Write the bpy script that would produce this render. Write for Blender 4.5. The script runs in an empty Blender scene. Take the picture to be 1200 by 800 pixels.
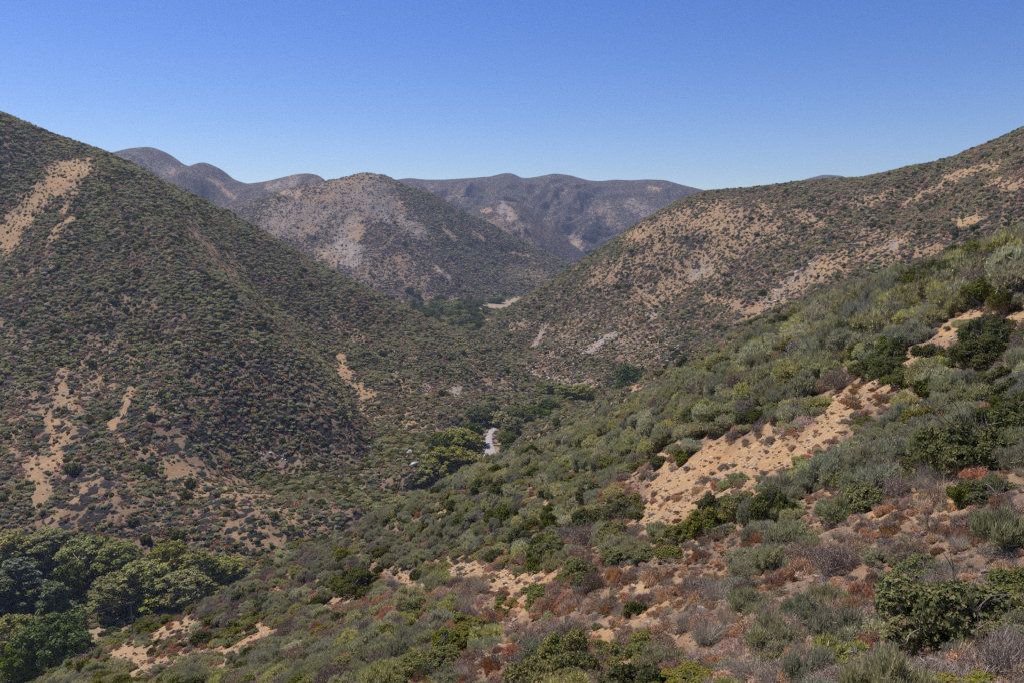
import bpy, math, random
import numpy as np

PI = math.pi
SC = bpy.context.scene
COL = SC.collection
R = math.radians

# ------------------------------------------------------------------ camera
F = 1200 * 28.0 / 36.0
PITCH = math.atan(130.0 / F)
cam_d = bpy.data.cameras.new('camera')
cam_d.lens = 28.0; cam_d.sensor_width = 36.0
cam_d.clip_start = 0.3; cam_d.clip_end = 60000
cam = bpy.data.objects.new('camera', cam_d); COL.objects.link(cam)
cam.location = (0, 0, 0)
cam.rotation_euler = (PI / 2 - PITCH, 0, 0)
SC.camera = cam

# ------------------------------------------------------------------ light
SUN_EL, SUN_AZ = 60.0, -52.0          # azimuth measured from the view direction (+Y) towards +X
w = bpy.data.worlds.new('World'); SC.world = w; w.use_nodes = True
nt = w.node_tree
bg = nt.nodes['Background']; bg.inputs['Strength'].default_value = 0.080
sky = nt.nodes.new('ShaderNodeTexSky'); sky.sky_type = 'NISHITA'; sky.sun_disc = False
sky.sun_elevation = R(SUN_EL); sky.sun_rotation = R(SUN_AZ)
sky.altitude = 700; sky.air_density = 1.0; sky.dust_density = 0.25; sky.ozone_density = 3.0
hsv = nt.nodes.new('ShaderNodeHueSaturation'); hsv.inputs['Saturation'].default_value = 1.36; hsv.inputs['Hue'].default_value = 0.521; hsv.inputs['Value'].default_value = 1.0
nt.links.new(sky.outputs[0], hsv.inputs['Color']); nt.links.new(hsv.outputs[0], bg.inputs['Color'])
sun_d = bpy.data.lights.new('sun', 'SUN'); sun_d.energy = 4.3; sun_d.angle = R(0.53)
sun_d.color = (1.0, 0.94, 0.85)
sun = bpy.data.objects.new('sun', sun_d); COL.objects.link(sun)
sun.rotation_euler = (R(90 - SUN_EL), 0, R(180 - SUN_AZ) - 0.0)
# direction check: a sun lamp shines along -Z; rotated so that it comes from azimuth SUN_AZ
from mathutils import Vector
_d = Vector((math.sin(R(SUN_AZ)) * math.cos(R(SUN_EL)), math.cos(R(SUN_AZ)) * math.cos(R(SUN_EL)), math.sin(R(SUN_EL))))
sun.rotation_euler = _d.to_track_quat('Z', 'Y').to_euler()
vs = SC.view_settings
vs.view_transform = 'Standard'; vs.look = 'None'; vs.gamma = 1.0; vs.use_curve_mapping = False
vs.exposure = 0.56
SC.render.engine = 'CYCLES'
cy = SC.cycles
cy.max_bounces = 4; cy.diffuse_bounces = 2; cy.glossy_bounces = 1; cy.transmission_bounces = 2
cy.volume_bounces = 0; cy.transparent_max_bounces = 4
cy.caustics_reflective = False; cy.caustics_refractive = False
cy.use_denoising = False
try:
    cy.denoiser = 'OPENIMAGEDENOISE'; cy.denoising_input_passes = 'RGB_ALBEDO_NORMAL'; cy.denoising_prefilter = 'FAST'
except Exception:
    pass
cy.filter_width = 1.35

# ------------------------------------------------------------------ projection helpers (calibration of measured points)
sp, cp = math.sin(PITCH), math.cos(PITCH)
def at(u, v, Y):
    """world point on the ray of photo pixel (u, v) at depth Y metres ahead of the viewpoint"""
    a, b = (u - 600) / F, (400 - v) / F
    dy = b * sp + cp; dz = b * cp - sp
    s = Y / dy
    return (a * s, Y, dz * s)
def proj(x, y, z):
    d = y * cp - z * sp
    b = (y * sp + z * cp)
    d = np.maximum(d, 0.01)
    return 600 + F * x / d, 400 - F * b / d

# ------------------------------------------------------------------ noise
_rs = np.random.RandomState(7)
_perm = _rs.permutation(4096)
_ang = _rs.rand(4096) * 2 * PI
_gx, _gy = np.cos(_ang), np.sin(_ang)
def gnoise(x, y, seed=0):
    xi = np.floor(x).astype(np.int64); yi = np.floor(y).astype(np.int64)
    xf = x - xi; yf = y - yi
    def h(i, j):
        return _perm[(_perm[(i + seed * 131) & 4095] + j) & 4095]
    def g(i, j, dx, dy):
        k = h(i, j); return _gx[k] * dx + _gy[k] * dy
    u = xf ** 3 * (xf * (xf * 6 - 15) + 10); v = yf ** 3 * (yf * (yf * 6 - 15) + 10)
    a = g(xi, yi, xf, yf); b = g(xi + 1, yi, xf - 1, yf)
    c = g(xi, yi + 1, xf, yf - 1); d = g(xi + 1, yi + 1, xf - 1, yf - 1)
    return 1.5 * ((a * (1 - u) + b * u) * (1 - v) + (c * (1 - u) + d * u) * v)
def fbm(x, y, o=4, seed=0, gain=0.5):
    s = 0; a = 1.0; t = 0
    for i in range(o):
        s = s + a * gnoise(x, y, seed + i * 17); t += a; a *= gain; x = x * 2.03 + 11.3; y = y * 2.03 - 7.1
    return s / t
def ridged(x, y, o=4, seed=0, gain=0.5):
    s = 0; a = 1.0; t = 0
    for i in range(o):
        s = s + a * (1 - 2 * np.abs(gnoise(x, y, seed + i * 17))); t += a; a *= gain; x = x * 2.03 + 11.3; y = y * 2.03 - 7.1
    return s / t
def smooth(x, a, b):
    t = np.clip((x - a) / (b - a), 0, 1); return t * t * (3 - 2 * t)

# ------------------------------------------------------------------ hills: thin plate surfaces through measured points
class TPS:
    def __init__(s, pts, lam=0.002, sc=100.0):
        P = np.array(pts, float); s.sc = sc
        s.xy = P[:, :2] / sc; z = P[:, 2]; n = len(P)
        K = s._k(s.xy[:, None, :] - s.xy[None, :, :]) + lam * np.eye(n)
        A = np.zeros((n + 3, n + 3)); A[:n, :n] = K; A[:n, n] = 1; A[:n, n + 1:] = s.xy
        A[n, :n] = 1; A[n + 1:, :n] = s.xy.T
        s.w = np.linalg.solve(A, np.concatenate([z, [0, 0, 0]]))
    def _k(s, d):
        r2 = (d ** 2).sum(-1) + 1e-9; return 0.5 * r2 * np.log(r2)
    def __call__(s, x, y):
        sh = x.shape; x = x.ravel() / s.sc; y = y.ravel() / s.sc; n = len(s.xy)
        o = s.w[n] + s.w[n + 1] * x + s.w[n + 2] * y
        for i in range(n):
            r2 = (x - s.xy[i, 0]) ** 2 + (y - s.xy[i, 1]) ** 2 + 1e-9
            o = o + s.w[i] * 0.5 * r2 * np.log(r2)
        return o.reshape(sh)

def P(lst, back=None):
    out = []
    for t in lst:
        p = at(*t); out.append(p)
        if back:
            d = math.hypot(p[0], p[1]); k = back[0] / d
            out.append((p[0] * (1 + k), p[1] * (1 + k), p[2] + (p[2] / d) * back[0] - back[1]))
    return out

near_pts = (P([(1200, 306, 85), (1060, 343, 95), (930, 386, 105), (830, 439, 117), (740, 480, 130), (640, 529, 146), (575, 553, 156), (520, 585, 162),
               (450, 619, 165), (350, 665, 160), (260, 711, 152), (150, 757, 142), (60, 799, 132)], (40, 22))
            + P([(1340, 235, 75), (1500, 180, 65)])
            + P([(1200, 800, 11), (900, 800, 17), (600, 800, 30), (300, 800, 62), (0, 850, 100), (1200, 690, 18), (1000, 690, 23), (800, 690, 34),
                 (600, 690, 58), (400, 720, 95), (1200, 500, 36), (1000, 500, 50), (830, 560, 68), (600, 620, 105), (480, 680, 110), (1180, 390, 55),
                 (1050, 420, 64), (250, 770, 105), (130, 790, 115), (700, 560, 100)])
            + [(0, 1, -2.0), (-8, 2, -6.5), (12, 4, -2.2), (-30, 8, -20), (40, 10, 3), (-80, 20, -48), (-160, 60, -100),
               (0, 320, -175), (-150, 300, -200), (120, 300, -120), (230, 250, -60), (100, 60, 22)])
mid_pts = (P([(1330, 235, 200), (1200, 287, 215), (1120, 318, 225), (1040, 338, 240), (960, 362, 262), (880, 396, 290), (800, 430, 325), (720, 462, 370),
              (660, 485, 410), (624, 503, 440)], (60, 40))
           + P([(1200, 330, 170), (1000, 400, 190), (850, 450, 220), (760, 490, 260), (700, 515, 300), (640, 540, 350), (600, 560, 385)])
           + [(-60, 330, -150), (-14, 445, -146), (-12, 475, -146), (-8, 510, -146), (-45, 420, -150), (-150, 250, -190), (300, 420, -100), (0, 200, -130), (30, 90, -75), (60, 110, -60), (0, 130, -110), (100, 120, -40), (150, 150, -5)])
lefta_pts = (P([(-150, 60, 680), (0, 133, 720), (60, 157, 740), (130, 186, 770), (200, 228, 790)], (80, 30))
             + P([(-150, 640, 312), (0, 655, 312), (100, 655, 315), (200, 655, 318), (290, 655, 322), (380, 625, 345), (430, 600, 368), (480, 572, 393)])
             + P([(100, 200, 655), (180, 262, 600), (260, 340, 545), (330, 420, 500), (400, 505, 462), (455, 555, 445)])
             + P([(0, 500, 410), (0, 300, 575), (0, 400, 490), (100, 500, 410), (200, 500, 418), (100, 400, 490), (200, 400, 492), (100, 300, 560),
                  (200, 330, 540), (300, 560, 412), (0, 210, 660), (40, 250, 630)])
             + P([(240, 272, 690), (300, 350, 640), (370, 425, 590), (420, 485, 540), (470, 535, 490)])
             + [(-60, 380, -160), (-100, 260, -190), (-300, 200, -190), (-40, 480, -165), (-60, 650, -150), (-120, 900, -150), (-200, 900, -90), (-330, 1050, -40), (-230, 1050, -150)])
leftb_pts = (P([(150, 195, 860), (200, 224, 850), (330, 289, 815), (400, 327, 800), (470, 362, 785), (560, 406, 740), (620, 440, 690), (675, 468, 640)], (70, 38))
             + P([(240, 275, 715), (300, 353, 660), (370, 428, 605), (420, 487, 535), (470, 533, 470), (510, 515, 490)])
             + P([(400, 400, 665), (480, 440, 610), (550, 475, 558), (500, 495, 520), (600, 489, 545), (560, 500, 515), (640, 474, 590), (600, 460, 615)])
             + [(-20, 420, -150), (60, 540, -150), (-200, 430, -180), (90, 700, -160), (-600, 700, -100)])
right_pts = (P([(565, 388, 1000), (600, 362, 1000), (640, 336, 990), (700, 296, 970), (760, 257, 940), (790, 240, 920), (820, 227, 900), (880, 222, 870),
                (960, 214, 830), (1040, 215, 790), (1100, 196, 740), (1200, 156, 680), (1350, 90, 620)], (90, 45))
             + P([(600, 440, 740), (560, 415, 850), (680, 462, 625), (760, 445, 600), (900, 390, 590), (1000, 330, 560), (1200, 270, 470), (1350, 240, 420)])
             + P([(700, 380, 790), (800, 330, 770), (900, 300, 700), (1000, 270, 650), (1100, 240, 610), (800, 400, 655), (640, 400, 830), (650, 430, 720)])
             + [(0, 600, -170), (100, 480, -150), (300, 380, -100)])
peak_pts = (P([(260, 262, 1950), (300, 243, 1900), (350, 224, 1850), (400, 211, 1800), (430, 206, 1790), (457, 214, 1790)], (120, 60))
            + P([(480, 228, 1900), (500, 236, 1900), (560, 264, 1900), (620, 292, 1860), (665, 314, 1800), (720, 340, 1700)], (100, 60))
            + P([(475, 245, 1700), (500, 272, 1640), (530, 305, 1580), (560, 338, 1500)])
            + P([(250, 330, 1500), (330, 335, 1450), (400, 340, 1420), (460, 352, 1400), (520, 352, 1440), (590, 348, 1500), (640, 345, 1540),
                 (400, 270, 1640), (430, 300, 1540), (340, 280, 1640), (600, 315, 1700)])
            + [(-300, 1200, -200), (0, 1200, -200), (250, 1300, -210)])

def curve(lst, x):
    xs = np.array([p[0] for p in lst]); zs = np.array([p[1] for p in lst])
    return np.interp(x, xs, zs)
def soft_curve(pts, x, wd):
    s = 0
    for k, wt in ((-2, 1), (-1, 2), (0, 3), (1, 2), (2, 1)):
        s = s + wt * curve(pts, x + k * wd)
    return s / 9.0
def ridge_fn(sky_pts, Y, slope_f, slope_b, seed, amp, wl, wob=80, soft=8):
    pts = [at(u, v, Y) for u, v in sky_pts]
    c = [(p[0], p[2]) for p in pts]
    def f(x, y):
        yc = Y + wob * gnoise(x / 700.0, x * 0 + 3.3, seed)
        zc = soft_curve(c, x, soft)
        d = yc - y
        ad = np.where(d > 0, d * slope_f, -d * slope_b)
        ad = np.sqrt(ad * ad + 30.0 ** 2) - 30.0
        sx = x + 0.45 * np.abs(d) * np.tanh(4 * gnoise(x / 900, y * 0 + 1.7, seed + 2)) + 60 * gnoise(x / 260, y / 260, seed + 5)
        spur = ridged(sx / wl, y / (wl * 2.2), 5, seed, 0.5) * amp
        k = smooth(np.abs(d), 50, 300)
        return zc - ad + (spur - 0.42 * amp) * k + fbm(x / 60, y / 60, 3, seed + 9) * 4 * k
    return f
far_left = ridge_fn([(-200, 150), (60, 190), (100, 186), (135, 181), (160, 175), (180, 173), (198, 180), (215, 193), (225, 196), (240, 190), (258, 198), (272, 210), (290, 216),
                     (315, 213), (350, 205), (365, 204), (378, 207), (390, 220), (430, 240), (500, 270), (700, 340)], 2800, 0.42, 0.5, 31, 62, 150)
far_mid = ridge_fn([(300, 300), (420, 255), (470, 240), (540, 252), (580, 234), (610, 238), (650, 272), (690, 300), (730, 330), (900, 400)], 2500, 0.5, 0.5, 47, 55, 130, 60)
far_right = ridge_fn([(300, 260), (400, 225), (440, 216), (465, 211), (480, 209), (500, 211), (520, 211), (550, 209), (575, 207), (590, 203), (600, 203), (612, 209), (625, 208), (650, 203),
                      (668, 205), (690, 211), (705, 212), (722, 210), (740, 211), (760, 210), (780, 211), (800, 217), (825, 223), (860, 232), (900, 250), (1100, 300)], 3500, 0.40, 0.5, 53, 85, 200)
far_tip = ridge_fn([(850, 260), (920, 225), (945, 210), (965, 205), (985, 206), (1000, 214), (1040, 240), (1200, 300)], 4200, 0.4, 0.5, 61, 40, 200)

T = {k: TPS(v) for k, v in dict(near=near_pts, mid=mid_pts, la=lefta_pts, lb=leftb_pts, right=right_pts, peak=peak_pts).items()}
def gull(x, y, az, wl, st, seed, o=4):
    """gullies running down a slope whose fall line points to azimuth az"""
    c, s = math.cos(az), math.sin(az)
    a = x * c - y * s; b = x * s + y * c          # b runs down the slope
    a = a + 0.25 * wl * gnoise(x / (wl * 1.3), y / (wl * 1.3), seed + 3)
    return ridged(a / wl, b / (wl * st), o, seed)
def floor_h(x, y):
    ys = [0, 275, 460, 640, 950, 1200, 1500, 2200, 4500, 9000]
    zs = [-156, -141, -128.5, -128, -130, -128, -124, -100, -40, -20]
    return np.interp(y, ys, zs) + fbm(x / 40, y / 40, 3, 5) * 0.8
HILLS = ['near', 'mid', 'la', 'lb', 'right', 'peak', 'fl', 'fm', 'fr', 'ft', 'floor']
def crest_k(pts, w0, w1):
    c = [at(u, v, Y)[:2] for u, v, Y in pts]
    return lambda x, y: smooth(seg_d(x, y, c), w0, w1)
def seg_d(u, v, pts):
    d = np.full(u.shape, 1e9)
    if len(pts) == 1: return np.hypot(u - pts[0][0], v - pts[0][1])
    for (x0, y0), (x1, y1) in zip(pts[:-1], pts[1:]):
        dx, dy = x1 - x0, y1 - y0; t = np.clip(((u - x0) * dx + (v - y0) * dy) / (dx * dx + dy * dy), 0, 1)
        d = np.minimum(d, np.hypot(u - x0 - t * dx, v - y0 - t * dy))
    return d
K_la = crest_k([(0, 133, 720), (130, 186, 770), (200, 228, 790)], 10, 120)
K_lb = crest_k([(200, 224, 850), (330, 289, 815), (470, 362, 785), (560, 406, 740), (675, 468, 640)], 5, 80)
K_rt = crest_k([(565, 388, 1000), (640, 336, 990), (700, 296, 970), (760, 257, 940), (820, 227, 900), (880, 222, 870), (960, 214, 830), (1040, 215, 790), (1100, 196, 740), (1200, 156, 680), (1350, 90, 620)], 5, 110)
def heights(x, y):
    r = np.hypot(x, y)
    H = np.full((len(HILLS),) + x.shape, -1e4)
    def put(i, m, f):
        if m.any():
            H[i][m] = f(x[m], y[m])
    def f_near(a, b):
        rr = np.hypot(a, b)
        return T['near'](a, b) + .22 * ridged(a / 2.6 + .3 * b, b / 5.0, 3, 91) + smooth(rr, 12, 60) * (0.55 * gull(a, b, R(-75), 16, 2.6, 3, 3) - .2) + fbm(a / 6, b / 6, 4, 8) * 0.45 * smooth(rr, 5, 25) + fbm(a / 1.1, b / 1.1, 3, 12) * 0.09
    put(0, r < 420, f_near)
    put(1, (r > 120) & (r < 700), lambda a, b: T['mid'](a, b) - 45 * (1 - smooth(np.hypot(a, b), 150, 215)) + 2.4 * gull(a, b, R(-70), 38, 3, 13) + fbm(a / 8, b / 8, 3, 4) * 0.7)
    put(2, (r > 200) & (r < 1300) & (x < 150), lambda a, b: T['la'](a, b) + (1.5 + 10.5 * K_la(a, b) * smooth(T['la'](a, b), -140, -112)) * gull(a, b, R(140), 110, 3.2, 21) + fbm(a / 14, b / 14, 4, 6) * 1.3)
    put(3, (r > 350) & (r < 1400) & (x < 260) & (x > -400), lambda a, b: T['lb'](a, b) + (1.0 + 9.0 * K_lb(a, b) * smooth(T['lb'](a, b), -135, -112)) * gull(a, b, R(150), 80, 3.0, 25) + fbm(a / 14, b / 14, 4, 6) * 1.3)
    put(4, (r > 400) & (r < 1500) & (x > -150), lambda a, b: T['right'](a, b) + (1.5 + 11.0 * K_rt(a, b)) * gull(a, b, R(222), 120, 3.2, 29) + fbm(a / 14, b / 14, 4, 6) * 1.6)
    put(5, (r > 1150) & (r < 2600), lambda a, b: T['peak'](a, b) + 3.5 * ridged(a / 38, b / 38, 4, 71) + 10 * gull(a, b, R(185), 110, 2.4, 33, 5) + fbm(a / 25, b / 25, 4, 6) * 3)
    m = r > 1700
    put(6, m & (x < 0), far_left); put(7, m, far_mid); put(8, m, far_right); put(9, m, far_tip)
    H[10] = floor_h(x, y)
    return H

# ------------------------------------------------------------------ the polar terrain sheet
AZ0, AZ1, NA = -54.0, 54.0, 1000
_segs = [(2.2, 60, .010), (60, 300, .0055), (300, 1300, .0042), (1300, 4500, .0028), (4500, 9000, .02)]
lr = np.concatenate([np.arange(math.log(a), math.log(b) - st * .5, st) for a, b, st in _segs] + [[math.log(9000)]])
NR = len(lr)
az = np.linspace(R(AZ0), R(AZ1), NA)
AZ, LR = np.meshgrid(az, lr, indexing='ij'); RR = np.exp(LR)
GX, GY = RR * np.sin(AZ), RR * np.cos(AZ)
_H = heights(GX, GY)
GID = _H.argmax(0); GZ = _H.max(0); del _H
ELEV = GZ / RR
HOR = np.maximum.accumulate(ELEV, axis=1)
VIS = ELEV >= HOR - 0.012
def lookup(x, y):
    """terrain height, hill id and visibility margin at world points"""
    a = np.arctan2(x, y); r = np.hypot(x, y)
    fa = (a - az[0]) / (az[1] - az[0])
    lr_ = np.log(np.maximum(r, 2.3))
    ir = np.clip(np.searchsorted(lr, lr_) - 1, 0, NR - 2)
    ok = (fa > 1) & (fa < NA - 2) & (r > 2.4) & (r < 8500)
    ia = np.clip(fa.astype(int), 0, NA - 2)
    ta = np.clip(fa - ia, 0, 1); tr = np.clip((lr_ - lr[ir]) / (lr[ir + 1] - lr[ir]), 0, 1)
    z = ((GZ[ia, ir] * (1 - tr) + GZ[ia, ir + 1] * tr) * (1 - ta) + (GZ[ia + 1, ir] * (1 - tr) + GZ[ia + 1, ir + 1] * tr) * ta)
    return z, GID[ia, ir], ok, HOR[ia, ir]

# ------------------------------------------------------------------ where bare ground, rock and litter lie (measured, then fixed to the ground)
def seg_d(u, v, pts):
    d = np.full(u.shape, 1e9)
    if len(pts) == 1: return np.hypot(u - pts[0][0], v - pts[0][1])
    for (x0, y0), (x1, y1) in zip(pts[:-1], pts[1:]):
        dx, dy = x1 - x0, y1 - y0; t = np.clip(((u - x0) * dx + (v - y0) * dy) / (dx * dx + dy * dy), 0, 1)
        d = np.minimum(d, np.hypot(u - x0 - t * dx, v - y0 - t * dy))
    return d
def stroke_mask(u, v, strokes):
    out = np.zeros(u.shape)
    for pts, wd, st in strokes:
        xs = [p[0] for p in pts]; ys = [p[1] for p in pts]; m = wd * 1.7
        k = (u > min(xs) - m) & (u < max(xs) + m) & (v > min(ys) - m) & (v < max(ys) + m)
        if not k.any(): continue
        uu, vv = u[k], v[k]
        d = seg_d(uu, vv, pts)
        d = d + wd * (.95 * fbm(uu / (wd * 1.2), vv / (wd * 1.2), 3, 77) + .55 * fbm(uu / 5.0, vv / 4.0, 2, 78))
        out[k] = np.maximum(out[k], st * (1 - smooth(d, wd * 0.35, wd * 1.30)))
    return out
BARE = {
 'la': [([(10, 288), (22, 258), (42, 236)], 15, 1), ([(48, 230), (68, 210), (96, 198)], 17, 1), ([(60, 225), (85, 218)], 9, .9), ([(0, 270), (10, 262)], 9, .8), ([(56, 286), (66, 268), (84, 256)], 5, .9),
        ([(62, 278), (80, 268)], 5, .7), ([(74, 250), (84, 228)], 4, .9), ([(0, 175), (15, 165)], 5, .6), ([(24, 320), (60, 310)], 7, .5),
        ([(228, 268), (250, 298), (268, 318)], 12, .75), ([(270, 300), (295, 318)], 10, .7),
        ([(75, 440), (72, 470), (88, 480)], 11, .8), ([(154, 455), (146, 478), (130, 500)], 6, 1), ([(62, 490), (75, 515), (58, 545)], 15, .85), ([(90, 460), (120, 440)], 12, .5), ([(36, 545), (52, 570), (44, 588)], 10, 1), ([(52, 540), (75, 556)], 8, .8),
        ([(85, 590), (100, 570)], 4, .9), ([(100, 430), (130, 450)], 10, .5), ([(130, 355), (180, 360)], 10, .45), ([(310, 535), (350, 545)], 12, .6), ([(270, 620), (330, 640)], 14, .55), ([(200, 560), (300, 580)], 22, .35),
        ([(60, 610), (80, 585), (110, 560)], 9, .6), ([(20, 500), (10, 540)], 10, .45), ([(150, 520), (200, 545), (260, 575)], 14, .45), ([(330, 600), (380, 620)], 12, .5), ([(110, 400), (160, 420)], 10, .4), ([(0, 380), (30, 400)], 12, .4), ([(20, 450), (40, 470)], 10, .4), ([(180, 480), (240, 470)], 14, .35)],
 'lb': [([(340, 395), (360, 410), (380, 420)], 6, .7), ([(450, 520), (475, 545), (482, 560)], 6, .8), ([(495, 515), (515, 530)], 6, .7), ([(396, 420), (408, 440), (430, 462)], 9, .85), ([(415, 480), (440, 505), (465, 538)], 8, 1), ([(478, 498), (500, 512)], 12, .8), ([(485, 505), (470, 530)], 6, .7),
        ([(380, 455), (400, 470)], 5, .6), ([(500, 456)], 7, .9), ([(535, 457)], 8, .9), ([(462, 440), (480, 455)], 7, .6), ([(390, 375), (420, 395)], 9, .5), ([(560, 440), (600, 455)], 12, .4)],
 'right': [([(690, 411), (705, 400), (722, 391)], 5, 1), ([(640, 383), (632, 396), (624, 408)], 4, 1), ([(600, 385), (615, 378)], 5, .8), ([(600, 434), (640, 446), (690, 452)], 8, .7), ([(765, 370)], 7, .9), ([(815, 322), (830, 318)], 11, .9),
           ([(760, 345), (860, 290), (900, 262)], 26, .55), ([(740, 275), (800, 258), (860, 262)], 16, .75), ([(860, 250), (830, 244)], 12, .7), ([(880, 370), (930, 335), (985, 305)], 13, .75), ([(1040, 290), (1056, 283)], 7, .9),
           ([(1125, 262), (1145, 257)], 6, 1), ([(930, 250), (960, 258)], 9, .6), ([(1000, 240), (1045, 228)], 8, .6), ([(1110, 210), (1140, 200), (1170, 195)], 7, .75), ([(1160, 215), (1200, 218)], 8, .7), ([(650, 400), (760, 400)], 30, .4),
           ([(1010, 290), (1100, 300)], 22, .5), ([(1060, 240), (1100, 215)], 6, .6), ([(870, 360), (830, 350)], 9, .6), ([(700, 330), (780, 290)], 18, .5)],
 'peak': [([(330, 262), (400, 240), (440, 225)], 28, .65), ([(400, 290), (415, 300)], 14, .95), ([(440, 245), (462, 240)], 15, .8), ([(470, 255), (495, 275)], 8, .6), ([(420, 262), (390, 300)], 16, .8), ([(512, 315), (527, 326)], 2.6, 1), ([(520, 267), (535, 282)], 3, .9),
          ([(553, 272), (568, 280)], 2.6, .9), ([(600, 296), (620, 300)], 2, .8), ([(330, 225), (350, 228)], 5, .8), ([(480, 325), (500, 345)], 12, .35), ([(600, 320), (640, 330)], 12, .4), ([(430, 320), (470, 310)], 18, .4)],
 'fl': [([(150, 190), (200, 200)], 8, .5), ([(245, 210), (258, 216)], 4, .8), ([(262, 224), (275, 232)], 3, .8), ([(318, 222), (345, 214)], 7, .7), ([(365, 215), (375, 210)], 4, .7), ([(170, 200), (190, 195)], 6, .5)],
 'fm': [([(590, 245), (600, 255)], 7, .95), ([(565, 248), (575, 246)], 3, .8), ([(615, 265), (640, 275)], 9, .5), ([(580, 265), (620, 280)], 12, .45)],
 'fr': [([(650, 218), (660, 222)], 5, .6), ([(740, 240), (760, 250)], 9, .6), ([(700, 240), (720, 262)], 11, .4), ([(665, 275), (680, 290)], 6, .8), ([(500, 225), (540, 230)], 9, .35), ([(760, 220), (770, 222)], 3, .8)],
 'near': [([(770, 618), (820, 592), (900, 566)], 20, .75), ([(765, 600), (780, 572), (830, 553), (880, 545)], 33, 1), ([(860, 545), (930, 525), (985, 492)], 27, 1), ([(960, 540), (1010, 520)], 12, .7), ([(1005, 462), (1040, 452)], 8, .8), ([(1055, 432), (1075, 412), (1110, 398)], 14, .75), ([(1085, 392), (1130, 375)], 11, .9), ([(1140, 390), (1200, 368)], 15, 1),
          ([(1050, 400), (1070, 392)], 8, .8), ([(535, 662), (570, 674), (600, 688)], 21, .9), ([(600, 680), (645, 682)], 15, .85), ([(474, 680), (492, 692)], 14, .95), ([(150, 765), (165, 788)], 18, 1), ([(170, 745), (200, 740), (225, 728)], 10, .85),
          ([(262, 778), (285, 758), (308, 738)], 13, 1), ([(690, 745), (760, 735), (830, 745)], 14, .6), ([(560, 720), (620, 715)], 10, .6), ([(180, 775), (240, 770)], 10, .5), ([(725, 635), (738, 620)], 6, .9), ([(640, 590), (625, 570)], 5, .8), ([(385, 705), (420, 700)], 9, .75), ([(500, 720), (440, 745)], 8, .4), ([(930, 720), (945, 700)], 5, .9),
          ([(1100, 610), (1130, 590)], 9, .5), ([(700, 700), (760, 690)], 8, .5), ([(720, 790), (760, 770)], 9, .6), ([(620, 560), (640, 552)], 4, .6), ([(800, 790), (870, 770)], 10, .35), ([(1150, 640), (1190, 620)], 10, .45)],
 'mid': [([(740, 452), (752, 458)], 5, .7), ([(705, 480), (700, 478)], 4, .6), ([(936, 372), (946, 366)], 4, .7)],
}
ROCK = {
 'la': [([(5, 458), (22, 450)], 9, .9), ([(310, 532), (345, 542)], 10, .7), ([(320, 530)], 6, .9), ([(105, 480), (125, 478)], 6, .6)],
 'lb': [([(500, 456)], 7, 1), ([(535, 457)], 8, 1), ([(430, 490), (470, 535)], 4, .9), ([(478, 530), (484, 550)], 4, 1), ([(405, 425)], 6, .6)],
 'right': [([(690, 411), (705, 400), (722, 391)], 6, 1), ([(640, 383), (632, 396), (624, 408)], 5, 1), ([(600, 434), (640, 446), (690, 452)], 14, .8), ([(765, 370)], 9, 1), ([(820, 320)], 14, .9), ([(1045, 288)], 10, .9), ([(905, 345), (950, 318)], 16, .6),
           ([(600, 380), (640, 370), (700, 360)], 14, .5), ([(1155, 270)], 10, .7), ([(870, 345)], 12, .7), ([(650, 410), (800, 400)], 26, .5)],
 'peak': [([(330, 262), (400, 240), (440, 225)], 36, .8), ([(400, 290), (420, 300)], 22, 1), ([(440, 245), (490, 275)], 20, 1), ([(380, 300), (440, 330)], 25, .5), ([(512, 315), (527, 326)], 3, 1)],
 'fl': [([(150, 190), (200, 200)], 12, .8), ([(318, 222), (345, 214)], 8, .9)], 'fm': [([(590, 245), (600, 255)], 12, 1), ([(600, 270)], 22, .6)],
 'fr': [([(740, 240), (760, 250)], 14, .8), ([(665, 275), (680, 290)], 16, .7), ([(700, 240), (720, 262)], 14, .6)],
 'near': [([(1060, 402), (1090, 395)], 8, .6), ([(1120, 450), (1080, 440)], 9, .3)], 'mid': [],
}
GU, GV = proj(GX, GY, GZ)
def mask_for(u, v, hid, table):
    out = np.zeros(u.shape)
    for i, nme in enumerate(HILLS):
        if nme in table:
            k = hid == i
            if k.any(): out[k] = stroke_mask(u[k], v[k], table[nme])
    return out
A_bare = mask_for(GU, GV, GID, BARE); A_rock = mask_for(GU, GV, GID, ROCK)
# dry litter and low brown scrub under the shrubs of the near slope
A_lit = np.select([GID <= 1, (GID == 2) | (GID == 3), GID == 4], [smooth(fbm(GX / 5, GY / 5, 3, 90), -.35, .15) * .75 + .25, .82, .86], .8) * (1 - .8 * A_bare)
A_veg = np.select([GID == 5, GID == 6, GID == 7, GID == 8, GID == 9], [.86, .96, .94, .98, .98], 0.0) * (1 - A_bare * .85) * (1 - .22 * A_rock)
A_veg = np.where(GID == 5, np.where(GU > 480 + (GV - 240) * .75, .97, A_veg) * (1 - A_bare * .9), A_veg)
A_veg = np.where(GID == 10, .55, A_veg); A_veg = np.where(GID == 4, .62 * (1 - A_bare), A_veg); A_veg = np.where((GID == 2) | (GID == 3), .75 * (1 - A_bare), A_veg)
A_veg = np.where(GID == 1, .6 * (1 - A_bare), A_veg)
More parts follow.
